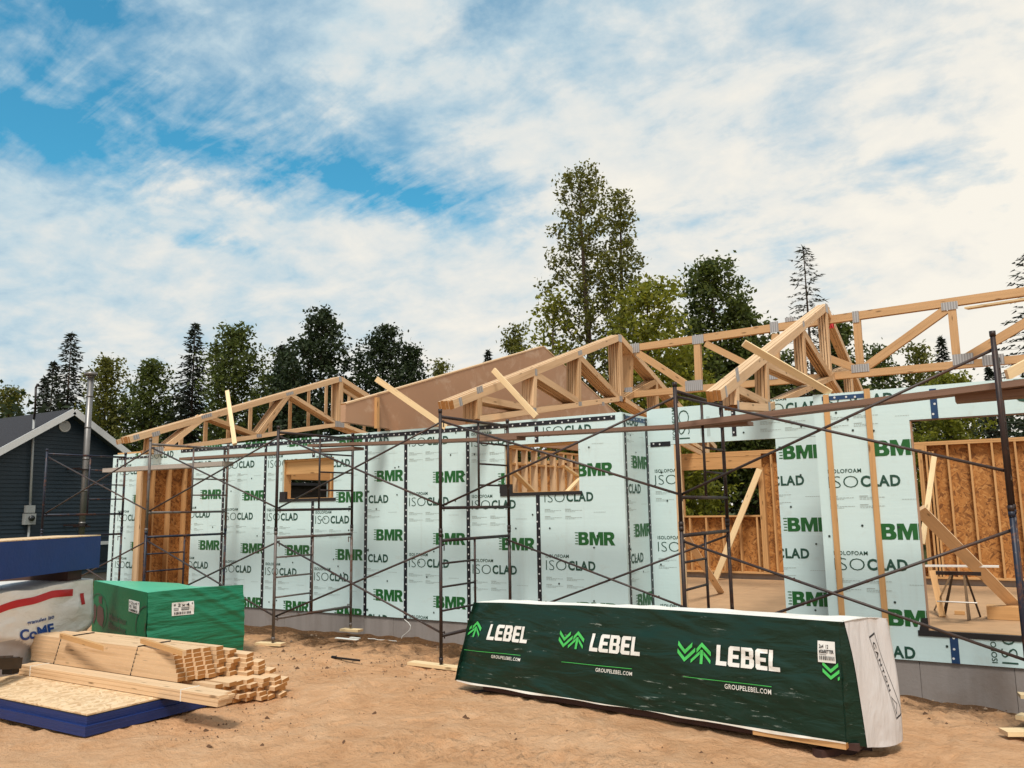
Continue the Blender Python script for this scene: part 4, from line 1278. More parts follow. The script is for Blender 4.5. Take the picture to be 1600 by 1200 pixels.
for k, (px, py, L, rt) in enumerate(((1640, 1094, 0.5, .2), (1618, 1150, .5, 0.5), (1640, 1140, .45, -0.3))):
    p = onZ(px, py, -0.2)
    footboard(p[0], p[1], -0.17+0.04*(k > 1), L, rt, ('pale offcut board in front of the foundation at the right edge', 'lower pale offcut board lying at the bottom right corner', 'pale offcut board lying on another at the bottom right corner')[k], 'offcut boards at the right edge')

# ------------------------------------------------------------------ dark green lumber package
def pack_lebel():
    zb_ = -0.075
    BL = onZ(709, 1063, zb_); BR = onZ(1322, 1161, zb_); BRb = onZ(1408, 1147, zb_)
    TL = up(BL+np.array([.10, .0, 0]), 740, 941); TR = up(BR+np.array([-.03, 0.02, 0]), 1311, 971); TRb = up(BRb+np.array([-.06, 0, 0]), 1385, 976)
    TLb = TL + (TRb-TR); BLb = BL + (BRb-BR)
    t = thing('lumber_package', (BL+BR+BRb+BLb)/4, 'long lumber package in dark green printed wrap with a white end', 'lumber package')
    nf = np.cross(BR-BL, TL-BL); nf /= np.linalg.norm(nf)
    if nf[1] > 0: nf = -nf
    L = np.linalg.norm(BR-BL); H = TL[2]-BL[2]
    def front(u, v, o=0.0):
        p = (BL*(1-u)+BR*u)*(1-v) + (TL*(1-u)+TR*u)*v
        x, y = u*L, v*H
        d = 0.040*vnoise(x*1.6+y*1.2, y*2.2, 21)*min(1, 6*u)*min(1, 4*(1-u)) + 0.030*vnoise((x+1.3*y)*2.6, (y-.45*x)*6.0, 22) + 0.009*vnoise((x-.8*y)*4, (y+.35*x)*13, 23) + 0.010*smooth01(.2, .42, abs(vnoise((x+.5*y)*1.4, (y+.25*x)*9, 24)))
        d += 0.022*math.sin(min(1, max(0, v))*math.pi) - 0.05*max(0, 0.06-u)/0.06
        e = 0.02*math.sin(u*math.pi)*v + 0.012*float(vnoise(np.array(x*2.1), np.array(0.5), 31))*v
        return p + nf*(float(d)+o) + np.array([0, 0, e])
    b = MB(F_DKGREEN); b.grid(lambda u, v: front(u, v), 240, 64); wf = b.build('front_wrap', t, True)
    def crown(c): return 0.046*math.sin(min(1, max(0, c)*1.15)*math.pi*.62)
    # end: white wrap, the left part of it is the folded green
    def end(u, v, o=0.0):
        p = (BR*(1-u)+BRb*u)*(1-v) + (TR*(1-u)+TRb*u)*v
        ne = (BR-BL)/L
        d = 0.030*vnoise(u*3.1, v*1.6, 41) + 0.018*vnoise(u*8+v*1.5, v*2.2, 42) + 0.03*(1-v)*math.sin(u*3.1) + 0.025*math.sin(v*3.0)
        if u > .9: d -= (u-.9)*.25
        return p + ne*(float(d)+0.02+o) + np.array([0, 0, -0.055*(1-v)*(0.35+0.65*math.sin(u*2.6)) + (crown(u)+.004)*v**3])
    ub = lambda v: 0.03+0.24*max(0, 0.95-v)
    b = MB(F_WHITE); b.grid(lambda u, v: end(ub(v)+u*(1-ub(v)), v, 0.004), 36, 44); we = b.build('end_wrap', t, True)
    def fold(u, v):
        a = front(1.0, v)*(1-u) + end(ub(v)+.02, v, -.004)*u
        return a - (BR-BL)/L*(.05*math.sin(u*3.14)*(1.05-v))
    b = MB(F_DKGREEN); b.grid(fold, 10, 40); b.build('folded_end_wrap', t, True)
    def top(u, v):
        a = front(u, 1.0)*(1-v) + (TLb*(1-u)+TRb*u)*v
        if u > .985: a = a + (BR-BL)/L*0.03*(u-.985)/.015
        return a + np.array([0, 0, crown(v) + 0.022*float(vnoise(np.array(u*22), np.array(v*3), 51))*math.sin(v*math.pi)*min(1, 20*(1-u))])
    b = MB(F_WTOP); b.grid(top, 110, 10); b.build('top_wrap', t, True)
    def back(u, v): return (BLb*(1-u)+BRb*u)*(1-v) + (TLb*(1-u)+TRb*u)*v
    def left(u, v):
        p = (BL*(1-u)+BLb*u)*(1-v) + (TL*(1-u)+TLb*u)*v
        return p + np.array([-0.05*math.sin(u*3.1)*(1-v) - 0.03*float(vnoise(np.array(u*5), np.array(v*4), 61)), 0, 0])
    b = MB(F_DKGREEN); b.grid(back, 10, 4); b.grid(left, 14, 12); b.build('back_wrap', t, True)
    # white hem strip, timber and painted shade under the wrap
    b = MB(F_WTOP); b.grid(lambda u, v: front(u, 0.006-(0.014+.009*math.sin(u*9)+.006*math.sin(u*31))*v, 0.006) , 120, 1); b.build('wrap_hem', t, True)
    d = (BR-BL)/L; q = (BRb-BR)
    b = MB(W_STUD, W_END); b.beam(BR+q*.10-d*.75+np.array([0, 0, -.030]), BR+q*.10-d*.03+np.array([0, 0, -.030]), 0.09, 0.04, (0, 0, 1), 0, 1); b.build('lumber_and_shade', t)
    b = MB(SPACER_SHADE); b.beam(BL+q*.55+d*.2+np.array([0, 0, -.04]), BR+q*.55-d*.08+np.array([0, 0, -.04]), 0.40, 0.05, (0, 0, 1)); b.build('lumber_and_shade', t)  # dark beam stands in for the shadow below the wrap
    # print
    def uv_of(px, py):
        # find u,v on the front face for a photograph point
        best = None
        u, v = .5, .5
        for it in range(14):
            def pr(uu, vv):
                p = front(uu, vv)-CAM; return np.array([800+FPX*(p@_r)/(p@_f), 600-FPX*(p@_u)/(p@_f)])
            c0 = pr(u, v); e = np.array([px, py])-c0
            J = np.stack([(pr(u+.01, v)-c0)/.01, (pr(u, v+.01)-c0)/.01], 1)
            du = np.linalg.solve(J, e); u += du[0]; v += du[1]
        return u*L, v*H
    def FP(o): return lambda x, y: front(min(max(x/L, 0), 1), y/H, o)
    def put(T, box_px, mat_i, mb):
        # box_px: bottom-left and top-right points in photo, fixes the place and size on the wrap
        (ax, ay), (cx, cy) = uv_of(*box_px[0]), uv_of(*box_px[1])
        T2 = fit(T, ax, cx, ay, cy)
        for tt in grid_cut(clip_rect(T2, 0.012, L-0.01, 0, H), 0.03): mb.face([FP(0.0085)(x, y) for x, y in tt], mat_i)
    Lg = [rect(0, 0, .24, 1), rect(.24, 0, .68, .21)]
    def E_():
        return [poly([(.1, 0), (.28, .0), (.28, 1), (.1, 1), (0, .9), (0, .1)]), rect(.28, 0, .72, .2), rect(.28, .8, .72, 1), rect(.28, .40, .64, .59)]
    def B_():
        return [rect(0, 0, .26, 1), rect(.26, 0, .5, .18), rect(.26, .82, .5, 1), rect(.26, .42, .5, .58), poly([(.5, 0), (.66, 0), (.78, .12), (.78, .40), (.70, .5), (.5, .5)]), poly([(.5, .5), (.70, .5), (.76, .6), (.76, .88), (.64, 1), (.5, 1)])]
    WORD = []
    x = 0
    for g, wd in ((Lg, .76), (E_(), .80), (B_(), .88), (E_(), .80), (Lg, .68)):
        for T in g: WORD.append(T+np.array([x, 0]))
        x += wd
    WORD = np.concatenate(WORD)/np.array([x, 1])
    t_ = .20
    LOGO = [stroke((0, .88), (.34, .50), t_), stroke((.34, .50), (.66, .86), t_), stroke((0, .52), (.34, .14), t_), stroke((.34, .14), (.80, .64), t_*.95),
            stroke((.80, .52), (1.08, .90), t_), stroke((1.08, .90), (1.48, .50), t_), stroke((.62, .10), (1.00, .52), t_*.8), stroke((1.16, .52), (1.48, .14), t_*.8), rect(1.02, 0.02, 1.14, .66)]
    LOGO = LOGO[:4] + [LOGO[5], stroke((.86, .60), (1.08, .90), t_)] + LOGO[6:]
    LG = np.concatenate(LOGO)/np.array([1.48, 1])
    URL = text_tris('GROUPELEBEL.COM', 0.010, 1.10)
    mb = MB(INK_WHITE, INK_LIME)
    put(WORD, ((760.5, 999.4), (828, 979.8)), 0, mb); put(WORD, ((921, 1017), (1002.7, 996)), 0, mb); put(WORD, ((1118.8, 1038.8), (1220, 1017)), 0, mb)
    mb.build('printed_word', wf)
    for bx in (((714, 993), (757, 971)), ((872, 1012), (916, 987)), ((1058, 1034), (1112, 1005)), ((1286, 1062), (1341, 1038))):
        mb = MB(INK_WHITE, INK_LIME); put(LG, bx, 1, mb)
        if mb.f: mb.build('printed_emblem', wf)
    mb = MB(INK_WHITE, INK_LIME)
    for bx in (((768, 1028), (814, 1028.4)), ((931, 1049.2), (988.4, 1049.9)), ((1133, 1075.8), (1205.5, 1077.5))): put(URL, bx, 0, mb)
    one = rect(0, 0, 1, 1)
    for (a, c) in (((726, 1015), (814, 1024)), ((878, 1034), (988, 1045)), ((1068, 1057), (1206, 1073))):
        (ax, ay), (cx, cy) = uv_of(*a), uv_of(*c)
        T2 = stroke((ax, ay), (cx, cy), 0.0045)
        for tt in grid_cut(clip_rect(T2, 0.012, L-0.01, 0, H), 0.03): mb.face([FP(0.0085)(x, y) for x, y in tt], 1)
    mb.build('printed_address', wf)
    # stapled paper tag
    mb = MB(PAPER, INK_BLACK)
    (ax, ay), (cx, cy) = uv_of(1279, 1034), uv_of(1305, 1003)
    def tagp(T, o, m):
        for tt in grid_cut(T, 0.03): mb.face([FP(o)(x, y) for x, y in tt], m)
    w_, h_ = cx-ax, cy-ay
    tagp(rect(ax, ay, cx, cy), 0.011, 0)
    tagp(fit(text_tris('2x4  12', 0.02), ax+w_*.08, ax+w_*.62, ay+h_*.66, ay+h_*.84), 0.014, 1)
    tagp(fit(text_tris('#2&BETTER', 0.03), ax+w_*.08, ax+w_*.92, ay+h_*.42, ay+h_*.60), 0.014, 1)
    xx = ax+w_*.1
    while xx < cx-w_*.1:
        d_ = random.uniform(.004, .010); tagp(rect(xx, ay+h_*.12, xx+d_, ay+h_*.30), 0.014, 1); xx += d_+random.uniform(.005, .009)
    tagp(rect(ax+w_*.1, ay+h_*.36, ax+w_*.5, ay+h_*.38), 0.014, 1)
    mb.build('paper_tag', wf)
    # stencilled mark on the end
    mb = MB(INK_BLACK)
    ou, ov = 0.50, 0.86
    def EP(s, r_):                           # s along the mark (downwards), r_ across
        u = ou + 0.32*s + r_*0.11; v = ov - 0.66*s + r_*0.03
        return end(u, v, 0.006)
    def ept(T):
        for tt in grid_cut(T, 0.05): mb.face([EP(x, y) for x, y in tt])
    for T in (rect(0, -.05, .02, 1.05), rect(.98, -.05, 1.0, 1.05), rect(.02, -.06, .98, 0.0), rect(.02, 1.0, .98, 1.06)): ept(T)
    T = text_tris('CANTON', 0.03, 1.3); T = np.stack([T[..., 0], T[..., 1]], -1)
    ept(fit(T, .08, .66, .12, .55)); ept(stroke((.72, .2), (.84, .75), .08)); ept(stroke((.84, .75), (.96, .2), .08)); ept(rect(.74, .2, .94, .26))
    mb.build('stencilled_mark', we)
    # scuffs
    for k, s in enumerate((0.06, 0.5, 0.94)):
        b = MB(SPACER_SHADE, SPACER_SHADE); p = BL*(1-s)+BR*s
        g0 = float(gz(p[0], p[1]))-0.03
        b.beam(p+q*0.04+np.array([0, 0, (g0-zb_-.055)/2-.055*.5-.0]), p+q*0.95+np.array([0, 0, (g0-zb_-.055)/2-.055*.5]), 0.10, zb_-.060-g0, (0, 0, 1), 0, 1)
        o = b.build('timber_bearer', base=p); tag(o, 'dark timber bearer under the ' + ('left end', 'middle', 'right end')[k] + ' of the dark green package', 'timber', 'bearers under the dark green package')
    p = onZ(1270, 1162, -0.19); b = MB(PAPER)
    b.grid(lambda u, v: p+np.array([u*.09, v*.05, 0.012+0.02*math.sin(u*4)*v]), 4, 3); o = b.build('paper_scrap', base=p); tag(o, 'crumpled white paper scrap on the soil under the dark green package', 'scrap')
pack_lebel()

# ------------------------------------------------------------------ green lumber package
def pack_green():
    zb_, zt = -0.10, 0.73
    BRt = onZ(380, 1014, zb_); FR_ = onZ(231, 926, zt); FRb = np.array([FR_[0], FR_[1], zb_])
    TRt = up(BRt, 380, 914)
    dl = onZ(147, 907, zt)-FR_; dl[2] = 0; dl /= np.linalg.norm(dl)
    Ln = 2.6
    t = thing('lumber_package', (FRb+BRt)/2, 'bright green wrapped lumber package with two paper labels', 'lumber package')
    ne = np.cross(BRt-FRb, (0, 0, 1)); ne /= np.linalg.norm(ne)
    if ne @ (CAM-FRb) < 0: ne = -ne
    We = np.linalg.norm((BRt-FRb)[:2])
    def endf(u, v, o=0):
        p = (FRb*(1-u)+BRt*u)*(1-v) + (FR_*(1-u)+TRt*u)*v
        d = 0.02*vnoise(u*2.2+v, v*6, 71) + 0.012*vnoise(u*3+3*v, v*9-3*u, 72) + 0.03*math.sin(v*math.pi)
        d += 0.016*max(0, math.sin((v*0.9+u*0.8)*26))*smooth01(.9, 1.35, u+v) + 0.005*math.sin(v*38+9*u+3*math.sin(u*7))*smooth01(.5, .0, u)*smooth01(.8, .3, v)
        sag = -0.03*math.sin(u*math.pi)*(1-v) - 0.04*u*(1-v)*0.3
        return p + ne*(float(d)+o) + np.array([0, 0, sag + 0.012*math.sin(u*3)*v])
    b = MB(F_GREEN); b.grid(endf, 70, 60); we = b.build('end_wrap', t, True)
    def side(u, v, o=0):
        p = FRb*(1-v)+FR_*v + dl*Ln*u
        nd = np.cross((0, 0, 1), dl); nd /= np.linalg.norm(nd)
        if nd @ (CAM-FRb) < 0: nd = -nd
        return p + nd*(0.008*float(vnoise(np.array(u*6), np.array(v*3), 81))+o+0.004)
    b = MB(F_GREEN_SHADE); b.grid(side, 40, 12); ws = b.build('side_wrap', t, True)
    def top(u, v):
        a = endf(v, 1.0)
        return a + dl*Ln*u + np.array([0, 0, 0.01*math.sin(v*math.pi)*(1-u)*u*4 - .13*u*v - .05*v*math.sin(u*3.14)])
    b = MB(F_GREEN_LIT); b.grid(top, 30, 16); b.build('top_wrap', t, True)
    def far(u, v): return (BRt*(1-v)+TRt*v)+dl*Ln*u+np.array([0, 0, -.13*u*v-.05*v*math.sin(u*3.14)])
    b = MB(F_GREEN_SHADE); b.grid(far, 6, 4); b.grid(lambda u, v: (FRb*(1-u)+BRt*u)*(1-v)+(FR_*(1-u)+TRt*u)*v+dl*Ln+np.array([0, 0, -.13*u*v]), 4, 4); b.build('back_wrap', t, True)
    # labels and print
    def label(fn, u0, u1, v0, v1, par, o0=0.006):
        mb = MB(PAPER, INK_BLACK)
        def q(T, o, m):
            T = T*np.array([u1-u0, v1-v0])+np.array([u0, v0])
            for tt in grid_cut(T, 0.035): mb.face([fn(x, y, o) for x, y in tt], m)
        q(rect(0, 0, 1, 1), o0, 0)
        q(fit(text_tris('2x4', 0.02, 1.3), .26, .78, .66, .90), o0+.005, 1); q(fit(text_tris('#', 0.02), .08, .18, .72, .90), o0+.005, 1); q(fit(text_tris('8', 0.02), .88, .95, .78, .92), o0+.005, 1)
        for y in (.55, .50, .42, .38): q(rect(.08, y, .3, y+.025), o0+.005, 1); q(rect(.42, y, .78, y+.03), o0+.005, 1)
        x = .1
        while x < .88:
            d = random.uniform(.02, .05); q(rect(x, .08, x+d, .27), o0+.005, 1); x += d+random.uniform(.02, .04)
        mb.build('paper_label', par)
    label(endf, .235, .455, .635, .82, we)
    nrm = np.cross((0, 0, 1), dl)
    def su(px, py=960):
        dr = ray(px, py); tt = ((FRb-CAM)@nrm)/(dr@nrm); p = CAM+dr*tt
        return float((p-FRb)@dl)/Ln
    label(side, su(201.5), su(218), 0.66, .84, ws)
    mb = MB(INK_MAROON, INK_PINE)
    def sp(T, m, o=0.006):
        for tt in grid_cut(T, 0.05): mb.face([side(x, y, o) for x, y in tt], m)
    # emblem: ring with two simplified maroon shapes; coordinates along the side (u grows to the left)
    cu, cv, ru, rv = (su(141)+su(168))/2, .50, (su(141)-su(168))/2, .31
    K = ru/.062
    for k in range(40):
        a0, a1 = 2*math.pi*k/40, 2*math.pi*(k+1)/40
        if math.sin(a0) < -0.75: continue
        P_ = [(cu+ru*s*math.cos(a), cv+rv*s*math.sin(a)) for a, s in ((a0, 1), (a1, 1), (a1, .95), (a0, .95))]
        sp(poly(P_), 1)
    for P_ in ([(cu+K*a_, b_) for a_, b_ in Q_] for Q_ in ([(.038, .36), (.045, .52), (.030, .62), (.012, .58), (.012, .40), (.028, .26)], [(-.012, .30), (.006, .36), (.006, .58), (-.010, .62), (-.036, .58), (-.045, .42), (-.036, .28)],
               [(-.026, .64), (-.004, .66), (.002, .76), (-.024, .77)])): sp(poly(P_), 0)
    for (w0, v0, v1) in (('Matériaux', .44, .54), ('Blanchet', .295, .405)):
        T = text_tris(w0, 0.02); u0, u1 = su(171.5), su(199.5)
        sp(fit(T, u0, u1, v0, v1), 1)
    mb.build('printed_emblem', ws)
    # second emblem wrapping onto the corner
    mb = MB(INK_MAROON, INK_PINE)
    for k in range(24):
        a0, a1 = math.pi*.5+math.pi*.62*k/24, math.pi*.5+math.pi*.62*(k+1)/24
        P_ = [(-.004-ru*.9*s*math.cos(a)*1.0, cv+rv*s*math.sin(a)) for a, s in ((a0, 1), (a1, 1), (a1, .93), (a0, .93))]
        T = np.array([[P_[0], P_[1], P_[2]], [P_[0], P_[2], P_[3]]])
        for tt in clip_rect(T, 0.002, .2, 0, 1): mb.face([side(x, y, .006) for x, y in tt], 1)
    for tt in poly([(.004, .18), (.026, .22), (.026, .34), (.004, .34)]): mb.face([side(x, y, .006) for x, y in tt], 0)
    for tt in poly([(.004, .42), (.014, .46), (.014, .56), (.004, .56)]): mb.face([side(x, y, .006) for x, y in tt], 0)
    mb.build('printed_emblem', ws)
    for k in range(2):
        p = FRb+dl*(0.4+2.6*k); g0 = float(gz(p[0], p[1]))-.04; dv = (BRt-FRb)
        b = MB(SPACER_SHADE); b.beam(p+dv*.03+np.array([0, 0, (g0-zb_-.045)/2-.02]), p+dv*.97+np.array([0, 0, (g0-zb_-.045)/2-.02]), .1, max(.03, zb_-.045-g0))
        o = b.build('timber_bearer', base=p); tag(o, 'dark timber bearer under the ' + ('near end', 'far end')[k] + ' of the bright green package', 'timber', 'bearers under the bright green package')
pack_green()

# ------------------------------------------------------------------ white package with a navy stack on it
def pack_white():
    TRp = at(143, 905, 10.8); zt = float(TRp[2])
    A0 = at(0, 903, 9.05)
    d = np.array([A0[0]-TRp[0], A0[1]-TRp[1], 0]); d /= np.linalg.norm(d)       # towards the viewer, left
    q = np.array([-d[1], d[0], 0]);
    if q @ np.array([-1, 0, 0]) < 0: q = -q                                     # away from the visible face
    n = -q
    Ln, Wd, zb_ = 2.9, 1.22, -0.14
    t = thing('insulation_package', (TRp[0]+d[0]*1.2, TRp[1]+d[1]*1.2, zb_), 'white plastic wrapped package with red band and blue lettering', 'package')
    H = zt-zb_
    def face(u, v, o=0):
        x = u*Ln; y = v*H
        p = np.array([TRp[0], TRp[1], zb_+y]) + d*x
        w_ = 0.07*vnoise(x*1.6+y, y*3.0, 91) + 0.035*vnoise(x*2.5-2*y, y*7+x*1.2, 92) + 0.010*vnoise(x*5+4*y, y*13-x*2, 93)
        w_ += 0.05*smooth01(.35, .45, v+0.12*math.sin(x*2.2)) + 0.03*math.sin(v*3.1)
        if u < 0.03: w_ -= (0.03-u)*1.2
        return p + n*(float(w_)+o) + np.array([0, 0, 0.035*float(vnoise(np.array(x*2.4), np.array(3.0), 94))*v])
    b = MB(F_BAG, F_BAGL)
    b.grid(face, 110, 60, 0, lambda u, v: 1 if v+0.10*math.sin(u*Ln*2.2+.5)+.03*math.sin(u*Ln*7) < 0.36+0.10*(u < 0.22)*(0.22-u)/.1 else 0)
    f = b.build('side_wrap', t, True)
    def top(u, v):
        a = face(u, 1.0); return a*(1-v) + (np.array([TRp[0], TRp[1], zt])+d*u*Ln+q*Wd)*v + np.array([0, 0, .03*math.sin(v*3.1)])
    b = MB(F_WTOP); b.grid(top, 60, 8); b.build('top_wrap', t, True)
    b = MB(F_BAGL); b.grid(lambda u, v: face(0, v)*(1-u)+(np.array([TRp[0], TRp[1], zb_+v*H])+q*Wd)*u, 8, 12)
    b.grid(lambda u, v: np.array([TRp[0], TRp[1], zb_+v*H])+q*Wd+d*Ln*u, 4, 4); b.grid(lambda u, v: face(1, v)*(1-u)+(np.array([TRp[0], TRp[1], zb_+v*H])+q*Wd+d*Ln)*u, 4, 4); b.build('back_wrap', t, True)
    mb = MB(INK_RED)
    def band(u, v):
        uu = 0.17+u*(.75-.17); vv = 0.90 - 0.30*abs(uu-.33)**1.3*1.1 - (v-.5)*0.085
        return face(uu, vv, 0.006)
    mb.grid(band, 60, 4); mb.build('red_band', f)
    mb = MB(INK_RED); mb.grid(lambda u, v: face(0.085+u*0.028, 0.84-v*0.14, 0.006), 4, 8); mb.build('red_band', f)
    def uvof(px, py):
        u, v = .3, .5
        for it in range(16):
            def pr(uu, vv):
                p = face(uu, vv)-CAM; return np.array([800+FPX*(p@_r)/(p@_f), 600-FPX*(p@_u)/(p@_f)])
            c0 = pr(u, v); e = np.array([px, py])-c0
            J = np.stack([(pr(u+.02, v)-c0)/.02, (pr(u, v+.02)-c0)/.02], 1)
            s_ = np.linalg.solve(J, e); u += float(np.clip(s_[0], -.1, .1)); v += float(np.clip(s_[1], -.1, .1))
        return np.array([u, v])
    def word(body, pa, pb, hpx, off_):
        a, c = uvof(*pa), uvof(*pb); e = uvof(pa[0], pa[1]-hpx)-a
        T = text_tris(body, off_)
        mb = MB(INK_BLUE)
        for tt in grid_cut(T, 0.06):
            mb.face([face(*(a+(c-a)*x+e*y), 0.007) for x, y in tt])
        mb.build('printed_word', f)
    word('CoMF', (29, 1002), (84, 990), 18, 0.035); word('granules', (42, 977), (71, 970), 7, 0.02); word('iso', (75, 969), (84, 966), 6, .02)
    # spacers and navy stack
    z2 = float(at(150, 888, 10.8)[2])
    for k in range(2):
        b = MB(SPACER_SHADE); p = np.array([TRp[0], TRp[1], 0])+d*(0.35+1.75*k)
        zz = (zt+z2)/2+.02
        b.beam(p-q*(-.02)+np.array([0, 0, zz]), p+q*Wd+np.array([0, 0, zz]), 0.3, max(.03, z2-zt-.0), (0, 0, 1))
        o = b.build('spacer_board', base=p+np.array([0, 0, zz])); tag(o, ('dark spacer board between white package and navy stack, right one', 'dark spacer board between white package and navy stack, left one')[k], 'board')
    pr_ = at(155, 888, 10.8); zt2 = float(at(155, 836, 10.8)[2])
    st = thing('board_stack', (pr_[0], pr_[1], z2), 'raised stack of boards with navy painted edges on the white package', 'board stack')
    b = MB(plain('royal_blue_edge_paint', (0.003, 0.026, 0.165), 0.55, 0.25, 3, bmp=0.2, bscale=25)); Lx = 2.44
    p0 = np.array([pr_[0], pr_[1], (z2+zt2)/2]); b.beam(p0+q*.31, p0+q*.31+d*Lx, .62, zt2-z2-.024); b.build('navy_edges', st)
    b = MB(OSB_PALE); b.beam(p0+q*.31+np.array([0, 0, (zt2-z2)/2-.005]), p0+q*.31+d*Lx+np.array([0, 0, (zt2-z2)/2-.005]), .615, .012); b.build('top_sheet', st)
pack_white()

# ------------------------------------------------------------------ low strand board stack with navy edges
def osb_stack():
    X1_, Y0, z0 = -6.9, 4.27, -0.16
    t = thing('board_stack', (X1_-1.2, Y0+.6, z0), 'low stack of strand boards with navy painted edges lying at the bottom left', 'board stack')
    b = MB(NAVY)
    b.box(X1_-2.44, X1_, Y0, Y0+1.22, z0, z0+.085)
    b.build('navy_edges', t)
    b = MB(NAVY); b.box(X1_-2.475, X1_-.03, Y0+.03, Y0+1.25, z0+.086, z0+.150); b.build('navy_edges', t)
    b = MB(MEMBR); b.box(X1_-2.46, X1_-.04, Y0+.035, Y0+1.245, z0+.151, z0+.158); b.build('dark_sheet', t)
    b = MB(OSB_PALE); b.box(X1_-2.45, X1_-.045, Y0+.04, Y0+1.24, z0+.159, z0+.172); b.build('top_sheet', t)
osb_stack()

# strapping bundle on it
def boards_bundle():
    t = thing('lumber_bundle', (-7.7, 5.1, 0.02), 'thin pale strapping boards tied with a white string on the navy edged stack', 'lumber bundle')
    z = 0.016
    for k in range(5):
        for j in range(2):
            b = MB(W_PALE, W_PALE)
            e = random.uniform(-.05, .03); y = 5.03+j*.098+random.uniform(-.006, .006)
            n = 8; L0, L1 = -9.35+random.uniform(-.04, .04), -6.12+e
            zc = z+.019*k+.012
            def bow(x): return 0.05*((x+7.7)/1.7)**2*0.6
            xs = [L0+(L1-L0)*i/n for i in range(n+1)]
            b.beam((L0, y, zc), (L1, y, zc), .094, .0185, (0, 0, 1), 0, 1)
            b.build('strapping_board', t)
    b = MB(INK_WHITE)
    for x in (-6.62, -9.1): b.box(x-.004, x+.004, 4.978, 5.18, z, z+.102)
    b.build('white_string', t)
boards_bundle()
# 2x4 pile: strapped part and loosened part
def pile():
    t = thing('lumber_bundle', (-8.4, 5.7, -0.1), 'pale two-by-four studs held by two black straps, tight left part of the pile', 'lumber bundle')
    HT, WD = 0.0385, 0.0895
    def one(name, par, x1, y, z, L=2.44, roll=0.0, yaw=0.0, pitch=0.0):
        b = MB(W_PALE, W_END)
        d = np.array([-math.cos(yaw)*math.cos(pitch), math.sin(yaw), math.sin(pitch)])
        p = np.array([x1, y, z]); upv = (0, math.sin(roll), math.cos(roll))
        b.beam(p+d*L, p, WD-.002, HT-.0015, upv, 0, 1)
        if par is None: return b.build(name, base=p+d*L/2)
        return b.build(name, par)
    z0 = 0.075
    for j in range(4):
        for k in range(7):
            y = 5.42+j*.091; z = z0+k*HT
            one('stud', t, -7.20+j*.035+random.uniform(-.012, .012)-k*.028, y+k*0.010, z, 2.62+random.uniform(-.01, .01), 0, 0.0, 0)
    b = MB(BLACKM)
    for x in (-7.95, -9.35):
        y0, y1, zt = 5.368, 5.80, z0+6*HT+.025
        b.path([(x, y0, z0-.03), (x, y0+.075, zt), (x, y1+.03, zt+.002)], .006, 0, 4)
    b.build('black_strap', t)
    lab = 'pale two-by-four stud end in the loosened right part of the lumber pile'
    cnt = 0
    def col(y, x1, n, zb_, rl, sk):
        for k in range(n):
            o = one('loose_stud', None, x1+random.uniform(-.05, .05)-k*sk, y+random.uniform(-.008, .008)+k*rl*.12, zb_+k*(HT+.0016)+random.uniform(0, .0015), 2.44, -rl*.9+random.uniform(-.05, .05), random.uniform(-.006, .006), 0.0)
            tag(o, lab, 'stud', 'loose studs of the lumber pile')
    for (y, x1, n, zb_, rl) in ((5.83, -7.12, 7, .065, .05), (5.925, -7.04, 6, .060, .10), (6.02, -6.95, 5, .055, .16), (6.115, -6.86, 3, .060, .14), (6.21, -6.80, 1, .055, .2)): col(y, x1, n, zb_, rl, .02)
    for (y, x1, n, zb_, rl) in ((5.575, -6.83, 5, -.145, .0), (5.668, -6.78, 5, -.140, .05), (5.762, -6.74, 5, -.145, .05), (5.857, -6.70, 5, -.142, .08), (5.952, -6.65, 5, -.145, .12), (6.048, -6.60, 5, -.150, .2), (6.145, -6.57, 4, -.145, .26)): col(y, x1, n, zb_, rl, .012)
    board('loose_stud', onZ(222, 1001, .375), onZ(288, 1021, .36), .038, .05, 'orange brown stick lying across the strapped studs at their right strap', 'stud', W_STUD)
    board('loose_stud', onZ(96, 993, .375), onZ(165, 1013, .36), .038, .05, 'orange brown stick lying across the strapped studs at their left strap', 'stud', W_STUD)
pile()
# black steel fork lying at the left edge
t = thing('steel_beam', (-9.1, 4.7, .1), 'black steel beam end sticking in from the left edge over the boards', 'steel beam')
pa, pb = at(30, 1036, 8.6), at(-60, 1040, 7.6)
b = MB(BLACKM); b.beam(pa, pb, .06, .11, (0, 0, 1)); b.build('web', t)
b = MB(STEEL_G); b.beam(pa+np.array([-.12, -.05, .05]), pb+np.array([0, -.05, .05]), .09, .05, (0, 0, 1)); b.build('flange', t)
b = MB(BLACKM); b.beam(pa+np.array([0.0, -.03, -.02]), pa+np.array([-.10, -.08, -.02]), .11, .16, (0, 0, 1)); b.build('end_cap', t)

# ------------------------------------------------------------------ small things on the ground
p, q = onZ(520, 1027, -0.15), onZ(562, 1032, -0.15)
b = MB(BLACKM); b.tube(p, q, .013, 0, 8); b.tube(p-(q-p)*.03, p+(q-p)*.12, .02, 0, 8)
tag(b.build('steel_bar', base=(p+q)/2), 'short black steel bar lying alone on the sand', 'steel bar')
p = onZ(541, 998, -0.16)
b = MB(INK_WHITE)
b.box(p[0]-.2, p[0]+.22, p[1]-.03, p[1]+.03, p[2]-.005, p[2]+.004); b.box(p[0]-.02, p[0]+.16, p[1]+.09, p[1]+.13, p[2]-.004, p[2]+.008)
tag(b.build('foam_scrap', base=p), 'white strip scrap lying on the soil by the foundation', 'scrap')
pts = [onZ(575, 1000, -.19)+np.array([k*.11, .02*math.sin(k*2.1), .02+.006*math.sin(k*3)]) for k in range(6)]
b = MB(INK_WHITE); b.path(pts, .005, 0, 5); tag(b.build('string_scrap', base=pts[0]), 'thin white cord lying on the soil in front of the foundation', 'string')
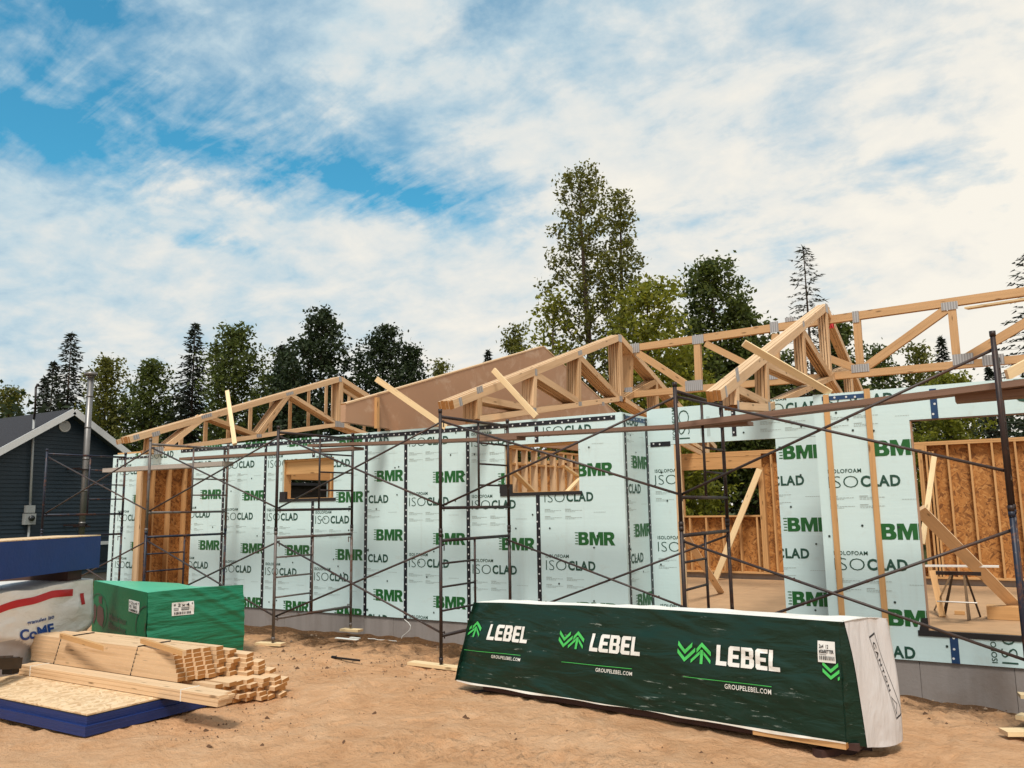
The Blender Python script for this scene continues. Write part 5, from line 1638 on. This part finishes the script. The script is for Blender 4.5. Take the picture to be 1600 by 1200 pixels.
pts = [onY(632+10*math.sin(k*.7)*(1 if k < 6 else .6), 968+k*5.2, 10.2) for k in range(8)]
b = MB(INK_WHITE); b.path(pts, .005, 0, 5); tag(b.build('string_scrap', base=pts[0]), 'thin white cord hanging in a loop against the foundation', 'string')

# ------------------------------------------------------------------ things inside the shell
p = onY(1436, 796, 12.2); q = onZ(1602, 962, -0.05)
board('brace_board', p, q, .05, .16, 'pale brace board sloping down across the right opening to the floor', 'board', W_PALE, (1, 0, .6))
board('brace_board', onY(1460, 712, 18.9), onY(1441, 850, 18.0), .04, .10, 'pale brace board standing against the rear wall in the right opening', 'board', W_BRIGHT, (1, 0, 0))
board('brace_board', onY(1187, 733, 19.3), onZ(1117, 906, -0.04), .04, .14, 'pale brace board leaning up to the rear window seen through the entry', 'board', W_BRIGHT, (1, 0, .3))
board('brace_board', onY(1071, 838, 14.0), onZ(1127, 926, -0.03), .05, .12, 'pale brace board sloping down behind the scaffold in the entry', 'board', W_PALE, (1, 0, .6))
board('brace_board', onY(1060, 690, 16.0), onY(1095, 708, 18.0), .04, .10, 'pale brace stub under the entry header', 'board', W_PALE)
b = MB(W_STUD, W_END); c = onZ(1543, 968, -.05); b.box(c[0], c[0]+1.1, c[1], c[1]+.25, -.045, .14, 0, 1)
tag(b.build('timber_block', base=c), 'orange brown timber block on the floor inside the right opening', 'timber')
c = onZ(1492, 960, -.05); board('timber_block', c+np.array([0, 0, .03]), c+np.array([.14, .0, .03]), .09, .05, 'small wood offcut on the floor beside the folding stand', 'timber', W_STUD)
p = onZ(1452, 975, -.04); board('corner_stake', p+np.array([.10, .9, .0]), onY(1457, 892, float(p[1])+1.3), .04, .09, 'brown upright stake inside the left edge of the right opening', 'board', W_STUD, (1, 0, 0))
st = thing('folding_stand', (-.95, 13.9, -.05), 'folding work stand with splayed legs under a thin white strip', 'work stand')
topc = onZ(1497, 893, .70); hz = float(topc[2])
b = MB(STEEL); b.box(topc[0]-.28, topc[0]+.28, topc[1]-.03, topc[1]+.03, hz-.05, hz); b.build('top_rail', st)
for (px, py) in ((1460, 953), (1474, 960), (1477, 960), (1513, 970), (1516, 969), (1532, 964)):
    f = onZ(px, py, -.05); s = -1 if px < 1490 else 1
    b = MB(STEEL if px in (1474, 1532, 1477) else GALV); b.beam(f, (topc[0]+s*(.05+.02*(px % 3)), topc[1]+(.0), hz-.04), .025, .025, (0, 1, .1)); b.build('leg', st)
b = MB(GALV); c1, c2 = onZ(1467, 932, .2), onZ(1520, 931, .2); b.tube((c1[0]*.5+topc[0]*.5-.1, topc[1], .28), (topc[0]+.2, topc[1], .28), .012, 0, 6); b.build('stretcher', st)
board('white_strip', onY(1446, 884, 13.6), onY(1561, 885, 13.6), .10, .025, 'thin white strip of wood laid across the folding stand', 'board', plain('white_painted_strip', (.75, .73, .70), .5, .05))

# ------------------------------------------------------------------ teal neighbour house
def neighbour():
    XN = -22.0
    g = lambda x, y, X=XN: onX(x, y, X)
    ap_ = g(105, 640); le = g(0, 705); re_ = g(205, 708)
    sl_l = (ap_[2]-le[2])/(ap_[1]-le[1]); sl = 0.62
    half = 3.05
    yc, zr = float(ap_[1]), float(ap_[2])
    s_ = 0.5*(sl_l + (ap_[2]-re_[2])/(re_[1]-ap_[1]))
    wl, wr = yc-1.95-half*.0, float(g(167, 760)[1])
    half = wr-yc; wl = yc-half*1.0-1.2
    t = thing('teal_house', (XN-3, yc, -.15), 'dark teal sided house with grey shingle roof and stainless chimney', 'house')
    zb_ = -0.15
    def roofz(y): return zr-s_*abs(y-yc)
    D = 9.0
    # walls: gable with lapped siding
    b = MB(SIDING)
    z = zb_+.25
    ylo = yc-(zr-1.0)/s_
    half = 3.0; wl = yc-half
    lap = .105
    while z < zr-.12:
        z1 = min(z+lap, zr-.10)
        def lim(zz): return min(half, (zr-.12-zz)/s_)
        a0, a1 = lim(z), lim(z1)
        b.face([(XN+.018, yc-a0, z), (XN+.018, yc+a0, z), (XN, yc+a1, z1), (XN, yc-a1, z1)])
        b.face([(XN, yc-a0, z), (XN, yc+a0, z), (XN+.018, yc+a0, z), (XN+.018, yc-a0, z)])
        z = z1
    ez = roofz(yc+half)-.12
    for yy in (yc-half, yc+half):
        b.face([(XN, yy, zb_+.25), (XN-D, yy, zb_+.25), (XN-D, yy, ez), (XN, yy, ez)])
    b.face([(XN-D, yc-half, zb_+.25), (XN-D, yc+half, zb_+.25), (XN-D, yc+half, ez), (XN-D, yc, zr-.1), (XN-D, yc-half, ez)])
    b.build('siding', t)
    b = MB(CONC); b.box(XN-D+.05, XN-.03, yc-half+.03, yc+half-.03, zb_-.2, zb_+.25); b.build('foundation', t)
    ov = .5
    b = MB(SHINGLE)
    for s in (-1, 1):
        y1 = yc+s*(half+ov); z1 = roofz(y1)
        P_ = [(XN+.35, yc, zr), (XN-D-.3, yc, zr), (XN-D-.3, y1, z1), (XN+.35, y1, z1)]
        Q_ = [(x, y, z-.12) for x, y, z in P_]
        b.face(P_ if s > 0 else P_[::-1]); b.face(Q_[::-1] if s > 0 else Q_)
        for i in range(4):
            j = (i+1) % 4; b.face([P_[i], Q_[i], Q_[j], P_[j]])
    rf = b.build('roof', t)
    b = MB(TRIM)
    for s in (-1, 1):
        y1 = yc+s*(half+ov+.01); z1 = roofz(y1)
        b.beam((XN+.365, yc, zr-.075), (XN+.365, y1, z1-.075), .03, .17, (0, 0, 1))
    b.build('rake_trim', t)
    b = MB(plain('teal_soffit', (.03, .045, .055), .6, .1))
    for s in (-1, 1):
        y1 = yc+s*(half+ov); z1 = roofz(y1)
        b.face([(XN+.34, yc, zr-.125), (XN+.001, yc, zr-.125), (XN+.001, y1, z1-.125), (XN+.34, y1, z1-.125)])
    b.build('soffit', t)
    c = g(101, 666, XN+.03); b = MB(TRIM)
    r = .155
    b.tube((XN+.02, c[1], c[2]), (XN+.05, c[1], c[2]), r, 0, 28)
    v = b.build('gable_vent', t)
    b = MB(METERG)
    for k in range(-4, 5):
        zz = k*.03; hw = math.sqrt(max(.001, .125**2-zz*zz)); b.box(XN+.05, XN+.056, c[1]-hw, c[1]+hw, c[2]+zz-.006, c[2]+zz+.004)
    b.build('vent_slats', v)
    # chimney pipe
    xp = XN+.62; ct = onX(142, 590, xp); cb = onX(134, 838, xp)
    b = MB(STAINLESS); b.tube((xp, ct[1], zb_+.5), (xp, ct[1], ct[2]), .080, 0, 18)
    for zz in np.arange(.6, ct[2]-.2, .85): b.tube((xp, ct[1], zz), (xp, ct[1], zz+.05), .086, 0, 18)
    ch = b.build('chimney_pipe', t, True)
    b = MB(STAINLESS); b.tube((xp, ct[1], ct[2]), (xp, ct[1], ct[2]+.05), .09, 0, 16); b.tube((xp, ct[1], ct[2]+.05), (xp, ct[1], ct[2]+.14), .17, 0, 18); b.build('chimney_cap', ch, True)
    b = MB(STEEL)
    for zz in (1.4, 2.9): b.box(XN+.02, xp, ct[1]-.16, ct[1]-.13, zz, zz+.04); b.box(XN+.02, xp, ct[1]+.13, ct[1]+.16, zz, zz+.04); b.box(xp-.14, xp+.14, ct[1]-.16, ct[1]+.16, zz-.03, zz-.002)
    b.build('pipe_bracket', ch)
    # electric service mast, conduit and meter
    xm = XN+.10; m0 = onX(46, 815, xm); m1 = onX(53, 655, xm)
    b = MB(METERG); b.tube((xm, m0[1]+.0, m0[2]), (xm, m1[1], m1[2]), .03, 0, 10); b.tube((xm, m0[1], .3), (xm, m0[1], m0[2]), .03, 0, 10); b.build('conduit', t, True)
    xo = XN+.42; k0 = onX(58, 655, xo); k1 = onX(55, 640, xo); k2 = onX(56, 606, xo); k3 = onX(59, 600, xo); k4 = onX(61, 603, xo)
    b = MB(BLACKM); b.path([(xm, m1[1], m1[2]), k1, k2, k3, k4], .028, 0, 8); b.build('service_mast', t, True)
    c = onX(46, 800, xm); b = MB(METERG); b.box(XN+.02, xm+.08, c[1]-.10, c[1]+.10, c[2]-.02, c[2]+.17); b.box(XN+.02, xm+.09, c[1]-.13, c[1]+.13, c[2]-.32, c[2]-.04)
    m = b.build('meter_box', t)
    b = MB(GLASS); b.tube((xm+.09, c[1], c[2]-.16), (xm+.16, c[1], c[2]-.16), .07, 0, 16); b.build('meter_dial', m, True)
    c = g(160, 852, XN+.02); b = MB(TRIM)
    b.box(XN+.01, XN+.05, c[1]-.9, c[1]+.4, c[2]+.02, c[2]+.11); b.build('trim_board', t)
    b = MB(GLASS); b.box(XN+.0, XN+.03, c[1]-.8, c[1]+.3, c[2]-.42, c[2]+.019); b.build('basement_window', t)
neighbour()
# overhead service wires

# ------------------------------------------------------------------ trees
def leaf_quads(C_, n_per, spread, size, rng, flat=0.0, squash=1.0):
    C_ = np.repeat(C_, n_per, axis=0)
    n = len(C_)
    P_ = C_ + rng.normal(0, 1, (n, 3))*np.array([spread, spread, spread*squash])
    a = rng.normal(0, 1, (n, 3)); a[:, 2] *= (1-flat)
    a /= np.linalg.norm(a, axis=1, keepdims=True)
    r2 = rng.normal(0, 1, (n, 3))
    b_ = np.cross(a, r2); b_ /= np.linalg.norm(b_, axis=1, keepdims=True)
    s = size*rng.uniform(.6, 1.25, (n, 1))
    V = np.stack([P_-a*s, P_+b_*s*.55, P_+a*s, P_-b_*s*.55], 1).reshape(-1, 3)
    return V
def quads_object(name, V, mat, parent, extra=None):
    off = ORIG[parent.name]
    V = V - off
    n = len(V)//4
    me = bpy.data.meshes.new(name)
    me.vertices.add(len(V)); me.loops.add(len(V)); me.polygons.add(n)
    me.vertices.foreach_set('co', V.astype(np.float32).ravel())
    me.loops.foreach_set('vertex_index', np.arange(len(V), dtype=np.int32))
    me.polygons.foreach_set('loop_start', np.arange(0, len(V), 4, dtype=np.int32))
    me.polygons.foreach_set('loop_total', np.full(n, 4, dtype=np.int32))
    me.materials.append(mat)
    me.update(calc_edges=True)
    o = bpy.data.objects.new(name, me)
    COL.objects.link(o)
    o.parent = parent
    return o
def broadleaf(px, ytop, depth, wpx, mat, label, seed, dens=1.0, leaf=.13, low=0.25, shape='oval', bark=BARK, clump=.42, lean=0.0, group='broadleaf trees behind the house', ups=0.5):
    rng = np.random.default_rng(seed)
    topp = at(px, ytop, depth)
    z0 = -0.3
    base = np.array([topp[0], topp[1], z0])
    H = float(topp[2]-z0); Rr_ = wpx*depth/FPX/2
    t = thing('broadleaf_tree', base, label, 'tree', group)
    b = MB(bark)
    n = 7; pts = []
    for k in range(n+1):
        f = k/n; pts.append(base+np.array([lean*f*Rr_+.06*H*.15*math.sin(f*4+seed), .06*H*.15*math.cos(f*3+seed)-.0, H*.97*f]))
    r0 = max(.05, H*.013)
    for k in range(n): b.tube(pts[k], pts[k+1], r0*(1-k/n)**.8+.012, 0, 7, r0*(1-(k+1)/n)**.8+.010, False)
    cents = []
    nb = int(26+H*2.5)
    for i in range(nb):
        f = low+(1-low)*((i+rng.uniform(0, 1))/nb)
        g = (f-low)/(1-low)
        if shape == 'oval': wdt = math.sin(min(1, .22+g*.78)*math.pi)**.65*(1.0-.25*g)
        elif shape == 'cone': wdt = (1-g)**.75*1.0+.10
        elif shape == 'tall': wdt = (1-g)**.62*(.55+.75*g) + .12
        elif shape == 'broad': wdt = (1-g**2.6)**.6
        else: wdt = (1-g)**.5
        L = Rr_*max(.16, wdt)*rng.uniform(.62, 1.08)
        az = i*2.399+rng.uniform(-.4, .4)
        k = min(n-1, int(f*n)); p0 = pts[k]+(pts[k+1]-pts[k])*(f*n-k)
        rise = L*(ups*1.1+rng.uniform(-.2, .35))
        p1 = p0+np.array([math.cos(az)*L, math.sin(az)*L, min(rise, (z0+H-p0[2])*.8)])
        pm = (p0+p1)/2+np.array([0, 0, -.08*L])
        br = max(.012, r0*.35*(1-f))
        b.tube(p0, pm, br, 0, 5, br*.7, False); b.tube(pm, p1, br*.7, 0, 5, .008, False)
        m = max(2, int(L/clump*2.4))
        for j in range(m):
            s = (j+.7)/m
            s = .25+.78*s
            q = p0+(p1-p0)*s + rng.normal(0, 1, 3)*clump*.55*np.array([1, 1, .7])
            cents.append(q)
        for j in range(2):                       # upright shoots
            q = p1+np.array([rng.normal(0, .2), rng.normal(0, .2), rng.uniform(.1, .8)*clump*1.5]); cents.append(q)
    for j in range(7): cents.append(pts[-1]+np.array([rng.normal(0, .12), rng.normal(0, .12), H*.03*rng.uniform(-2.5, 1)]))
    b.build('trunk', t)
    C_ = np.array(cents)
    C_[:, 2] = np.minimum(C_[:, 2], z0+H*1.0)
    V = leaf_quads(C_, max(4, int(25*dens)), clump*.42, leaf*.80, rng, .2, .85)
    quads_object('crown', V, mat, t)
    return t
def conifer(px, ytop, depth, wpx, mat, label, seed, dens=1.0, low=.04, droop=.25, sparse=False, group='conifers behind the houses'):
    rng = np.random.default_rng(seed)
    topp = at(px, ytop, depth); z0 = -.3
    base = np.array([topp[0], topp[1], z0]); H = float(topp[2]-z0); Rr_ = wpx*depth/FPX/2
    t = thing('conifer_tree', base, label, 'tree', group)
    b = MB(BARK); b.tube(base, base+np.array([0, 0, H]), max(.06, H*.012), 0, 7, .012, False)
    P_, A_ = [], []
    nb = int(H*(13 if sparse else 34))
    for i in range(nb):
        f = low+(1-low)*((i+rng.uniform(0, 1))/nb)
        az = i*2.39996+rng.uniform(-.5, .5)
        L = Rr_*((1-f)**(.8 if not sparse else .7)+.02)*rng.uniform(.55, 1.12)
        d = np.array([math.cos(az), math.sin(az), 0])
        p0 = base+np.array([0, 0, H*f])
        dr = -droop*L*rng.uniform(.4, 1.4) + (.45*L if f > .86 else 0)
        p1 = p0+d*L+np.array([0, 0, dr])
        b.tube(p0, p1, .018*(1-f)+.006, 0, 3, .004, False)
        m = max(2, int(L/.15*dens))
        side = np.array([-d[1], d[0], 0])
        for j in range(m):
            s = (j+1)/m
            q = p0+d*L*s+np.array([0, 0, dr*s**1.5+.05*L*math.sin(s*3)])
            for sg in (-1, 1, 0):
                P_.append(q+rng.normal(0, .03, 3)); a = d*.8+side*sg*.9+np.array([0, 0, rng.uniform(-.7, .2)])
                A_.append(a/np.linalg.norm(a)*rng.uniform(.10, .26))
    for j in range(10):
        P_.append(base+np.array([0, 0, H*(1-.004*j)-.05])); a = np.array([rng.normal(0, .5), rng.normal(0, .5), 1.0]); A_.append(a/np.linalg.norm(a)*.22)
    b.build('trunk', t)
    P_ = np.array(P_); A_ = np.array(A_)
    r2 = rng.normal(0, 1, P_.shape); B_ = np.cross(A_, r2); B_ /= np.linalg.norm(B_, axis=1, keepdims=True)
    wd_ = .045 if not sparse else .03
    V = np.stack([P_-B_*wd_, P_+A_*.6-B_*wd_*.8, P_+A_*1.15, P_+B_*wd_], 1).reshape(-1, 3)
    quads_object('crown', V, mat, t)
    return t
# left group beyond the teal house
conifer(112, 521, 44, 150, NEEDLE, 'tall dark spruce with a bare spiky tip above the teal roof', 101)
conifer(84, 566, 45, 105, NEEDLE, 'middle spruce left of the tall one above the teal roof', 102)
conifer(70, 590, 47, 85, NEEDLE, 'small spruce, leftmost of the three above the teal roof', 103)
conifer(305, 506, 42, 150, NEEDLE, 'dense narrow dark spruce rising left of the truss bundles', 104, 1.2)
broadleaf(165, 560, 42, 95, LEAF_OLIVE, 'loose olive leafed tree just right of the chimney pipe', 105, 1.0, .12)
broadleaf(238, 570, 42, 95, LEAF_MID, 'rounded mid green tree left of the narrow dark spruce', 106, 1.2, .12, shape='cone', ups=.9)
broadleaf(370, 516, 38, 120, LEAF_MID, 'mid green tree with upright shoots behind the left truss bundle', 107, 1.2, .12, shape='oval', ups=1.0)
broadleaf(507, 489, 38, 150, LEAF_DARK, 'tall dark rounded tree behind the left truss ridge', 108, 1.1, .13)
broadleaf(600, 516, 39, 110, LEAF_DARK, 'dark tree with several upright spires left of the tan gable', 109, 1.1, .12, ups=1.1)
broadleaf(640, 545, 40, 60, LEAF_DARK, 'small dark tree top nearest the tan gable slope', 110, 1.0, .12, ups=1.0)
broadleaf(686, 568, 46, 42, LEAF_OLIVE, 'small olive tree top peeking over the tan gable slope', 111, .9, .12)
broadleaf(803, 513, 40, 46, LEAF_OLIVE, 'slim tree top over the upper part of the tan gable', 112, .8, .12, ups=1.0)
conifer(762, 548, 48, 60, NEEDLE, 'tiny conifer tip over the tan gable slope', 113)
broadleaf(20, 608, 48, 60, LEAF_OLIVE, 'olive bushy tree at the left edge behind the teal roof', 114, 1.0, .13)
broadleaf(450, 545, 44, 90, LEAF_DARK, 'dark filler tree between the mid green and tall rounded trees', 115, 1.1, .13)
conifer(440, 540, 46, 110, NEEDLE, 'dark spruce half hidden among the broad trees behind the left trusses', 116)
# middle and right
broadleaf(912, 263, 31, 172, LEAF_OLIVE, 'very tall open crowned tree standing above everything else', 120, .80, .10, .12, 'tall', BARK, .30, ups=.75)
broadleaf(972, 300, 31.5, 84, LEAF_OLIVE, 'slender tall tree leaning against the tallest one on its right', 121, .8, .10, .15, 'tall', BARK, .30, ups=1.0)
broadleaf(862, 462, 30, 90, LEAF_YEL, 'thin airy sapling with narrow leaves left of the tallest tree', 122, .38, .12, .3, 'oval', BARKG, .5)
broadleaf(1005, 440, 27, 165, LEAF_YEL, 'yellow green tree in front of the tallest one behind the girder', 123, 1.0, .12, .1, 'broad')
broadleaf(1106, 410, 34, 165, LEAF_MID, 'dense dark rounded tree right of the tallest one', 124, 1.5, .13, .1, 'oval', ups=.9)
broadleaf(1165, 495, 33, 110, LEAF_MID, 'lower shoulder tree at the right foot of the dense rounded one', 125, 1.1, .13, .1, 'oval', ups=.9)
conifer(1255, 386, 36, 190, NEEDLE2, 'sparse ragged larch standing alone above the girder truss', 126, .9, .2, .12, True)
broadleaf(1310, 505, 36, 115, LEAF_MID, 'mid green tree behind the steep truss bundle', 127, 1.2, .13, .1)
broadleaf(1432, 540, 40, 80, LEAF_OLIVE, 'open olive tree seen through the girder webs', 128, .9, .12, .1)
conifer(1470, 527, 44, 80, NEEDLE, 'small pointed spruce seen through the girder webs', 129)
broadleaf(1375, 545, 40, 60, LEAF_MID, 'small tree left of the open olive one behind the girder webs', 132, 1.0, .12, .1)
conifer(1545, 575, 40, 80, NEEDLE, 'dark spruce tip beside the right scaffold post', 133)
broadleaf(1480, 592, 34, 120, LEAF_YEL, 'low yellow green bush beyond the right wall', 134, 1.1, .12, .05, 'broad')
conifer(1608, 395, 30, 260, NEEDLE, 'dark ragged pine cut by the right edge of the photo', 130, 1.0, .25, .05, True)
broadleaf(1210, 560, 36, 120, LEAF_MID, 'dark leafy tree behind the girder left of the steep bundle', 135, 1.2, .13, .05, 'broad')
broadleaf(1065, 545, 30, 110, LEAF_YEL, 'yellow green low tree behind the girder truss', 136, 1.1, .12, .05, 'broad')
# dense undergrowth that closes the wood behind the house
def undergrowth():
    rng = np.random.default_rng(77)
    t = bpy.data.objects.new('woodland_undergrowth', None)
    C_ = []
    for px in np.arange(-80, 1720, 7):
        for k in range(10):
            dep = rng.uniform(40, 50)
            topy = 640+12*math.sin(px*.021)+10*math.sin(px*.057)+rng.uniform(-10, 10)
            if px < 40: topy = 640
            if px > 1000: topy -= 34
            p = at(px+rng.uniform(-8, 8), 800, dep); zt = at(px, topy, dep)[2]
            C_.append([p[0], p[1], rng.uniform(-.3, zt)])
    C_ = np.array(C_)
    V = leaf_quads(C_, 16, .7, .20, rng, .2, .8)
    n = len(V)//4
    me = bpy.data.meshes.new('woodland_undergrowth')
    me.from_pydata([tuple(v) for v in V], [], [tuple(range(4*i, 4*i+4)) for i in range(n)])
    me.materials.append(LEAF_DARK)
    o = bpy.data.objects.new('woodland_undergrowth', me); COL.objects.link(o)
    bpy.data.objects.remove(t)
    tag(o, 'dark mass of woodland undergrowth behind the trees', 'undergrowth', kind='stuff')
undergrowth()

def shed():
    t = thing('dark_shed', (-26.5, 22.5, -.2), 'dark brown boarded shed seen through the small window', 'shed')
    b = MB(plain('dark_brown_boards', (.020, .013, .011), .8, .3)); z = -.2
    while z < 2.7:
        b.face([(-25.0+.02, 18.5, z), (-25.0+.02, 27, z), (-25.0, 27, z+.2), (-25.0, 18.5, z+.2)]); z += .2
    b.box(-28, -25.03, 18.5, 27, -.2, 2.7); b.build('wall', t)
    b = MB(SHINGLE); b.box(-28.2, -24.8, 18.3, 27.2, 2.71, 2.82); b.build('roof', t)
shed()
